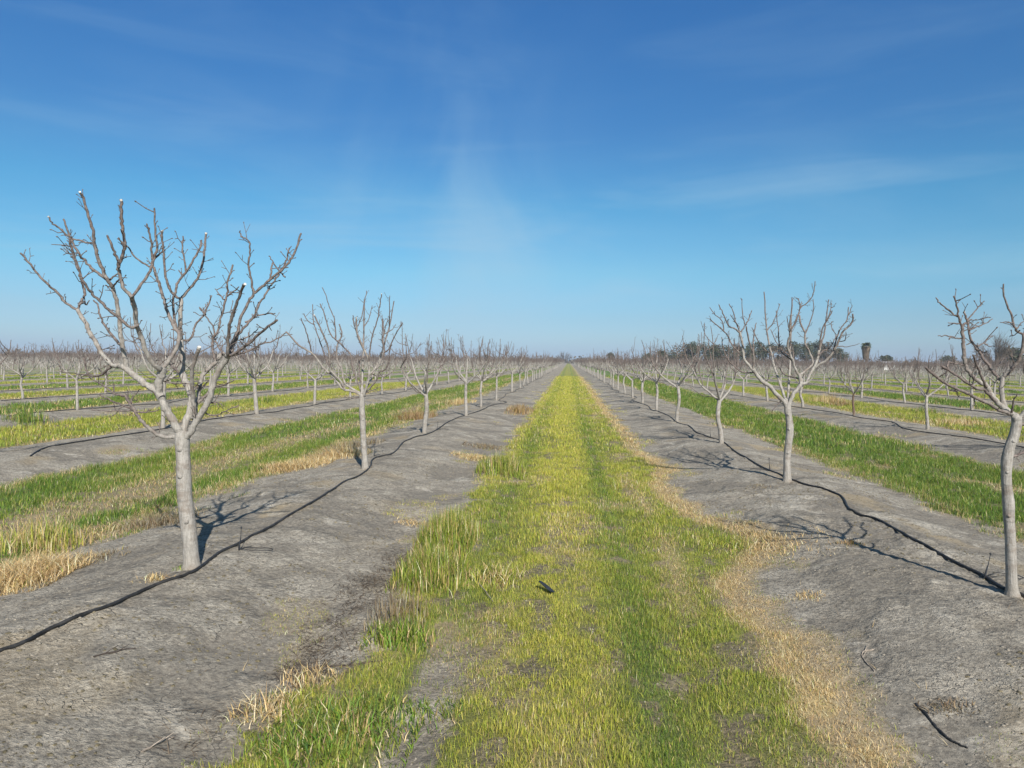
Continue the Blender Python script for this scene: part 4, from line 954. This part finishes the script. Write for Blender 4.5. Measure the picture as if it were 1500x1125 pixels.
tuft(585, 905, 260, (0.25, 0.35), 0.26, 'grey', 'pale brown seed-headed stems on the left edge of the grass track', 1.2, 0.2)
tuft(585, 940, 420, (0.28, 0.25), 0.20, 'green', 'dark green leafy clump low on the left edge of the track', 1.8, 0.45)
tuft(505, 1068, 1300, (0.45, 0.42), 0.13, 'green', 'broad green weed patch at the lower left bottom edge', 1.5, 0.6)
tuft(440, 1100, 500, (0.30, 0.25), 0.13, 'green', 'dark green weeds in the bottom left corner of the track', 1.5, 0.6)
tuft(620, 1050, 260, (0.25, 0.20), 0.09, 'green', 'small green weeds beside the bare soil patch', 1.4, 0.6)
tuft(395, 1045, 260, (0.22, 0.2), 0.16, 'straw', 'pale curled dry weed at lower left', 1.3, 0.8)
tuft(455, 1000, 200, (0.2, 0.2), 0.14, 'straw', 'pale dry weed beside the long brown twig', 1.3, 0.7)
tuft(725, 850, 360, (0.30, 0.35), 0.20, 'mixed', 'loose tangle of green and straw stems left of the plastic scrap', 1.3, 0.6)
tuft(735, 690, 900, (0.5, 0.8), 0.42, 'reed', 'reedy clump on the track edge right of the second left tree', 2.0, 0.3)
tuft(698, 672, 1100, (0.6, 0.4), 0.14, 'straw', 'low pale straw heap on the soil beside the track', 1.8, 1.0)
tuft(712, 656, 700, (0.6, 0.5), 0.12, 'grey', 'dark grey dead weeds behind the pale straw heap', 2.4, 0.9)
tuft(762, 604, 600, (0.6, 1.8), 0.38, 'rust', 'brown weedy clump on the left edge of the track farther off', 3.0, 0.35)
tuft(608, 768, 260, (0.30, 0.2), 0.10, 'straw', 'low straw clump on the soil left of the reedy clumps', 1.3, 0.95)
tuft(1122, 800, 900, (0.75, 0.8), 0.10, 'straw', 'spreading dry patch bulging onto the right soil', 1.5, 1.0)
tuft(1245, 797, 130, (0.16, 0.12), 0.08, 'rust', 'small brown weed in the shadow of the nearest right tree', 1.4, 0.9)
tuft(1182, 875, 140, (0.16, 0.12), 0.08, 'straw', 'small dry weed alone on the right soil', 1.3, 0.9)
tuft(1385, 1035, 160, (0.18, 0.12), 0.07, 'grey', 'grey dead weed above the hose offcut', 1.3, 0.9)
tuft(1212, 590, 500, (0.9, 0.8), 0.62, 'straw', 'tall straw-coloured clump left of the thin dark-trunked tree', 3.0, 0.3)
tuft(1232, 594, 350, (0.8, 0.7), 0.45, 'rust', 'brown clump at the foot of the thin dark-trunked tree', 3.0, 0.4)
tuft(266, 833, 60, (0.10, 0.06), 0.06, 'green', 'tiny blue-green weed at the foot of the near left trunk', 1.3, 0.6)
tuft(1118, 712, 120, (0.3, 0.2), 0.06, 'grey', 'wisp of dead weed on the soil left of the crooked tree base', 1.4, 0.9)
tuft(1400, 622, 700, (1.3, 0.7), 0.34, 'straw', 'wide straw clump in the second alley on the right', 2.6, 0.4)
tuft(1352, 604, 400, (0.9, 0.8), 0.34, 'green', 'dark green clump right of the second right row tree trunk', 2.6, 0.4)
tuft(1163, 642, 420, (1.2, 0.8), 0.13, 'grey', 'grey dead weeds along the soil edge beside the crooked tree', 1.8, 0.9)
tuft(1082, 620, 260, (0.4, 0.4), 0.26, 'mixed', 'upright weed at the edge of the right green strip', 2.0, 0.4)
tuft(42, 618, 380, (0.7, 0.6), 0.52, 'green', 'dark green bushy weed on the second left row mound', 3.0, 0.35)
tuft(390, 590, 300, (0.8, 0.8), 0.45, 'green', 'green weed clump behind the second left row', 3.0, 0.35)

# ------------------------------------------------------------------ background trees and buildings
def leaf_mat(name, dark, light):
    m, nt, p = mat_new(name, 0.7); t = NT(nt); g = t.n('ShaderNodeNewGeometry'); a = t.noise(g.outputs['Position'], 0.9, 4, 0.6)
    t.l(t.mix(t.mr(a, 0.35, 0.65), dark, light), p.inputs['Base Color']); return m
M_EVER = leaf_mat('evergreen_leaves', (0.040, 0.052, 0.028), (0.085, 0.092, 0.050))
M_BRNL = leaf_mat('brown_leaves', (0.075, 0.062, 0.042), (0.14, 0.112, 0.075))
M_PALM = leaf_mat('palm_fronds', (0.05, 0.065, 0.03), (0.10, 0.115, 0.05))
M_SKIRT = leaf_mat('palm_skirt', (0.12, 0.09, 0.06), (0.20, 0.15, 0.10))
M_TRUNK = plain('dark_trunk', (0.12, 0.10, 0.085), 0.9, 0.3, 3, 0.3)
def cards(n, cents, rads, size):
    """leaf clumps: many small tilted faces spread through lobes of the crown"""
    i = rng.integers(0, len(cents), n); d = rng.normal(0, 1, (n, 3)); d /= np.linalg.norm(d, axis=1)[:, None]
    c = cents[i]+d*(rng.random(n)**0.45)[:, None]*rads[i][:, None]*np.array([1, 1, 0.85])
    u = rng.normal(0, 1, (n, 3)); u /= np.linalg.norm(u, axis=1)[:, None]; v = np.cross(u, rng.normal(0, 1, (n, 3))); v /= np.linalg.norm(v, axis=1)[:, None]
    s = size*rng.uniform(0.5, 1.3, n)[:, None]
    V = np.stack([c-u*s, c+v*s*0.6, c+u*s, c-v*s*0.6], 1)
    return V.reshape(-1, 3), (np.arange(n)*4)[:, None]+np.array([0, 1, 2, 3])
def leafy(name, x, y, H, Wd, mat, label, cat='tree', group='dark trees behind the orchard'):
    root = link(name, None, loc=(x, y, 0)); tag(root, label, cat, group)
    T = Tubes(); T.add([(0, 0, -0.3), (0.1, 0, H*0.3), (0, 0.1, H*0.7)], [Wd*0.035, Wd*0.03, Wd*0.015], 8)
    nl = 9; cents = []; rads = []
    for i in range(nl):
        a = rng.uniform(0, 6.28); rr = rng.uniform(0.15, 0.36)*Wd; z = H*rng.uniform(0.30, 0.80)
        c = np.array([math.cos(a)*rr, math.sin(a)*rr, z]); cents.append(c); rads.append(rng.uniform(0.15, 0.24)*Wd)
        T.add([(0, 0, H*0.25), c*np.array([.5, .5, .8]), c], [Wd*0.015, Wd*0.01, Wd*0.005], 5)
    link('trunk', T.mesh('trunk', M_TRUNK), root)
    cents.append(np.array([0, 0, H*0.62])); rads.append(Wd*0.30); cents.append(np.array([0, 0, H-Wd*0.17])); rads.append(Wd*0.17)
    V, Q = cards(1700, np.array(cents), np.array(rads), 0.30)
    link('crown', mesh_from('crown', V, tris=Q, mat=mat, smooth=False), root)
def px2x(px, Y): return at(px, 530, Y)[0]
bgt = [(985, 14, 52, 'e'), (1003, 26, 46, 'b'), (1016, 28, 40, 'e'), (1032, 27, 40, 'e'), (1047, 25, 42, 'b'), (1062, 24, 46, 'e'), (1078, 26, 40, 'b'), (1094, 22, 38, 'e'), (1110, 29, 36, 'e'), (1127, 27, 44, 'e'), (1145, 25, 40, 'b'), (1162, 29, 40, 'e'), (1180, 27, 44, 'e'), (1197, 31, 40, 'e'), (1213, 29, 36, 'b'), (1230, 21, 34, 'e'), (968, 16, 34, 'e'), (950, 12, 30, 'e')]
for i, (px, hp, wp, kd) in enumerate(bgt):
    Y = 285+rng.uniform(-8, 14); H = hp*Y/F*1.12+2.3; Wd = wp*Y/F*0.95
    leafy('evergreen_tree' if kd == 'e' else 'brown_leaved_tree', px2x(px, Y), Y, H, Wd, M_EVER if kd == 'e' else M_BRNL,
          '%s tree, %s from the left in the dark tree line on the right' % ('dark evergreen' if kd == 'e' else 'brownish', ordinal(sorted(b[0] for b in bgt).index(px)+1)))
leafy('evergreen_tree', px2x(894, 380), 380, 7.3, 6.5, M_EVER, 'small dark tree alone on the skyline just right of the track end', group=None)
leafy('evergreen_tree', px2x(1300, 300), 300, 6.2, 6.0, M_EVER, 'low dark tree over the far white shed', group=None)
leafy('evergreen_tree', px2x(1388, 330), 330, 6.6, 7.0, M_EVER, 'low dark bush-like tree on the right skyline beyond the second row', group=None)
leafy('evergreen_tree', px2x(1478, 190), 190, 7.0, 9.0, M_EVER, 'dark green tree behind the nearest right crown', group=None)
leafy('evergreen_tree', px2x(1420, 330), 330, 5.5, 6.0, M_EVER, 'small dark tree left of the round bare tree', group=None)
def palm(px, Y, H):
    x = px2x(px, Y); root = link('palm_tree', None, loc=(x, Y, 0)); tag(root, 'palm tree with a shaggy brown skirt on the right skyline', 'palm')
    T = Tubes(); T.add([(0, 0, -0.2), (0.1, 0, H*0.4), (0, 0, H*0.86)], [0.42, 0.34, 0.30], 10); link('trunk', T.mesh('trunk', M_TRUNK), root)
    n = 1300; a = rng.uniform(0, 6.28, n); z = H*(0.46+0.40*rng.random(n)); rr = (0.75+0.55*(z/H-0.46)/0.4)*rng.uniform(0.5, 1.1, n)
    c = np.stack([np.cos(a)*rr, np.sin(a)*rr, z], -1); V = []
    o = np.stack([np.cos(a), np.sin(a), 0*a], -1); s = np.stack([-np.sin(a), np.cos(a), 0*a], -1)
    V = np.stack([c-s*0.09, c+s*0.09, c+s*0.05-np.array([0, 0, 0.8])+o*0.12, c-s*0.05-np.array([0, 0, 0.8])+o*0.12], 1).reshape(-1, 3)
    link('dead_fronds', mesh_from('dead_fronds', V, tris=(np.arange(n)*4)[:, None]+np.arange(4), mat=M_SKIRT, smooth=False), root)
    V, Q = [], []
    for i in range(60):
        a = rng.uniform(0, 6.28); el = rng.uniform(-0.35, 1.35); L_ = rng.uniform(1.1, 1.9); d = np.array([math.cos(a)*math.cos(el), math.sin(a)*math.cos(el), math.sin(el)])
        sd_ = np.array([-math.sin(a), math.cos(a), 0]); p0 = np.array([0, 0, H*0.86])
        for t in np.linspace(-0.55, 0.55, 7):
            e = d*math.cos(t)+sd_*math.sin(t); q = p0+d*L_*0.55; tip = q+e*L_*0.5-np.array([0, 0, 0.25]); n_ = len(V)
            V += [p0+d*L_*0.25-sd_*0.03, p0+d*L_*0.25+sd_*0.03, q+e*L_*0.25+np.array([0, 0, 0.05]), tip]; Q.append([n_, n_+1, n_+2, n_+3]); 
    link('fronds', mesh_from('fronds', np.array(V), tris=np.array(Q), mat=M_PALM, smooth=False), root)
palm(1268, 245, 9.4)
def bare_round(px, Y, H, Wd, label):
    x = px2x(px, Y); root = link('bare_tree', None, loc=(x, Y, 0)); tag(root, label, 'tree')
    T = Tubes(); T.add([(0, 0, -.3), (0, 0, H*0.16), (0.1, 0, H*0.3)], [.28, .24, .2], 8); link('trunk', T.mesh('trunk', M_TRUNK), root)
    T = Tubes()
    for i in range(26):
        a = rng.uniform(0, 6.28); el = rng.uniform(0.35, 1.5); d = np.array([math.cos(a)*math.cos(el)*Wd/2/0.9, math.sin(a)*math.cos(el)*Wd/2/0.9, math.sin(el)*H*0.68]); o = np.array([0, 0, H*0.26])
        P = np.array([o, o+d*0.35, o+d*0.7+rvec()*0.3, o+d]); T.add(P, [.15, .09, .05, .02], 4, 0)
        for j in range(26):
            f = rng.uniform(0.3, 1); q = o+d*f; e = (d/np.linalg.norm(d)+rvec()*0.9); q2 = q+e*rng.uniform(0.5, 1.3); T.add([q, q2, q2+e*0.4+rvec()*0.3], [.03, .022, .016], 3, 0, cap=False)
    link('crown', T.mesh('crown', M_TRUNK), root)
bare_round(1458, 175, 8.6, 8.5, 'large round bare tree on the skyline behind the nearest right crown')
bare_round(826, 560, 9.2, 13, 'hazy bare tree on the horizon where the track ends')
# far white shed
x = px2x(1294, 296)
V = [(-2.2, -1.5, 0), (2.2, -1.5, 0), (2.2, 1.5, 0), (-2.2, 1.5, 0), (-2.2, -1.5, 2.4), (2.2, -1.5, 2.4), (2.2, 1.5, 2.4), (-2.2, 1.5, 2.4)]
root = link('shed', None, loc=(x, 292, 0)); tag(root, 'tiny white shed among the trees on the right skyline', 'shed')
link('wall', mesh_from('wall', V, [(0, 1, 5, 4), (1, 2, 6, 5), (2, 3, 7, 6), (3, 0, 4, 7)], mat=plain('white_wall', (0.7, 0.69, 0.66), 0.7, 0.08, 2, 0), smooth=False), root)
link('roof', mesh_from('roof', [(-2.5, -1.8, 2.41), (2.5, -1.8, 2.41), (2.5, 1.8, 2.41), (-2.5, 1.8, 2.41), (-2.5, 0, 3.3), (2.5, 0, 3.3)], [(0, 1, 5, 4), (2, 3, 4, 5), (0, 4, 3), (1, 2, 5), (3, 2, 1, 0)], mat=plain('grey_roof', (0.35, 0.35, 0.36), 0.6, 0.1, 2, 0), smooth=False), root)
# low far woods closing the horizon
cents, rads = [], []
for i in range(900):
    a = rng.uniform(-0.95, 0.85); dist = rng.uniform(620, 1000); hh = 2.5+3.5*rng.random()**2*(1+vnoise(a*9, 0, 4))
    c = np.array([math.sin(a)*dist, math.cos(a)*dist, hh*0.5]); cents.append(c); rads.append(hh*0.62+2)
V, Q = cards(26000, np.array(cents), np.array(rads), 1.4); V[:, 2] = np.maximum(V[:, 2], 0)
tag(link('woods', mesh_from('woods', V, tris=Q, mat=M_BRNL, smooth=False)), 'low far woods along the horizon', 'woods', kind='stuff')

# ------------------------------------------------------------------ haze
HAZE = 0.0003
if HAZE:
    bx = [(-1450, -60, -1.5), (1450, -60, -1.5), (1450, 1560, -1.5), (-1450, 1560, -1.5), (-1450, -60, 14), (1450, -60, 14), (1450, 1560, 14), (-1450, 1560, 14)]
    m = bpy.data.materials.new('haze'); m.use_nodes = True; n = m.node_tree; n.nodes.clear()
    o = n.nodes.new('ShaderNodeOutputMaterial'); v = n.nodes.new('ShaderNodeVolumePrincipled'); v.inputs['Density'].default_value = HAZE
    v.inputs['Color'].default_value = (0.80, 0.88, 1.0, 1); v.inputs['Anisotropy'].default_value = 0.0; n.links.new(v.outputs[0], o.inputs['Volume'])
    h = link('haze', mesh_from('haze', bx, [(0, 3, 2, 1), (4, 5, 6, 7), (0, 1, 5, 4), (1, 2, 6, 5), (2, 3, 7, 6), (3, 0, 4, 7)], mat=m, smooth=False)); tag(h, kind='stuff')
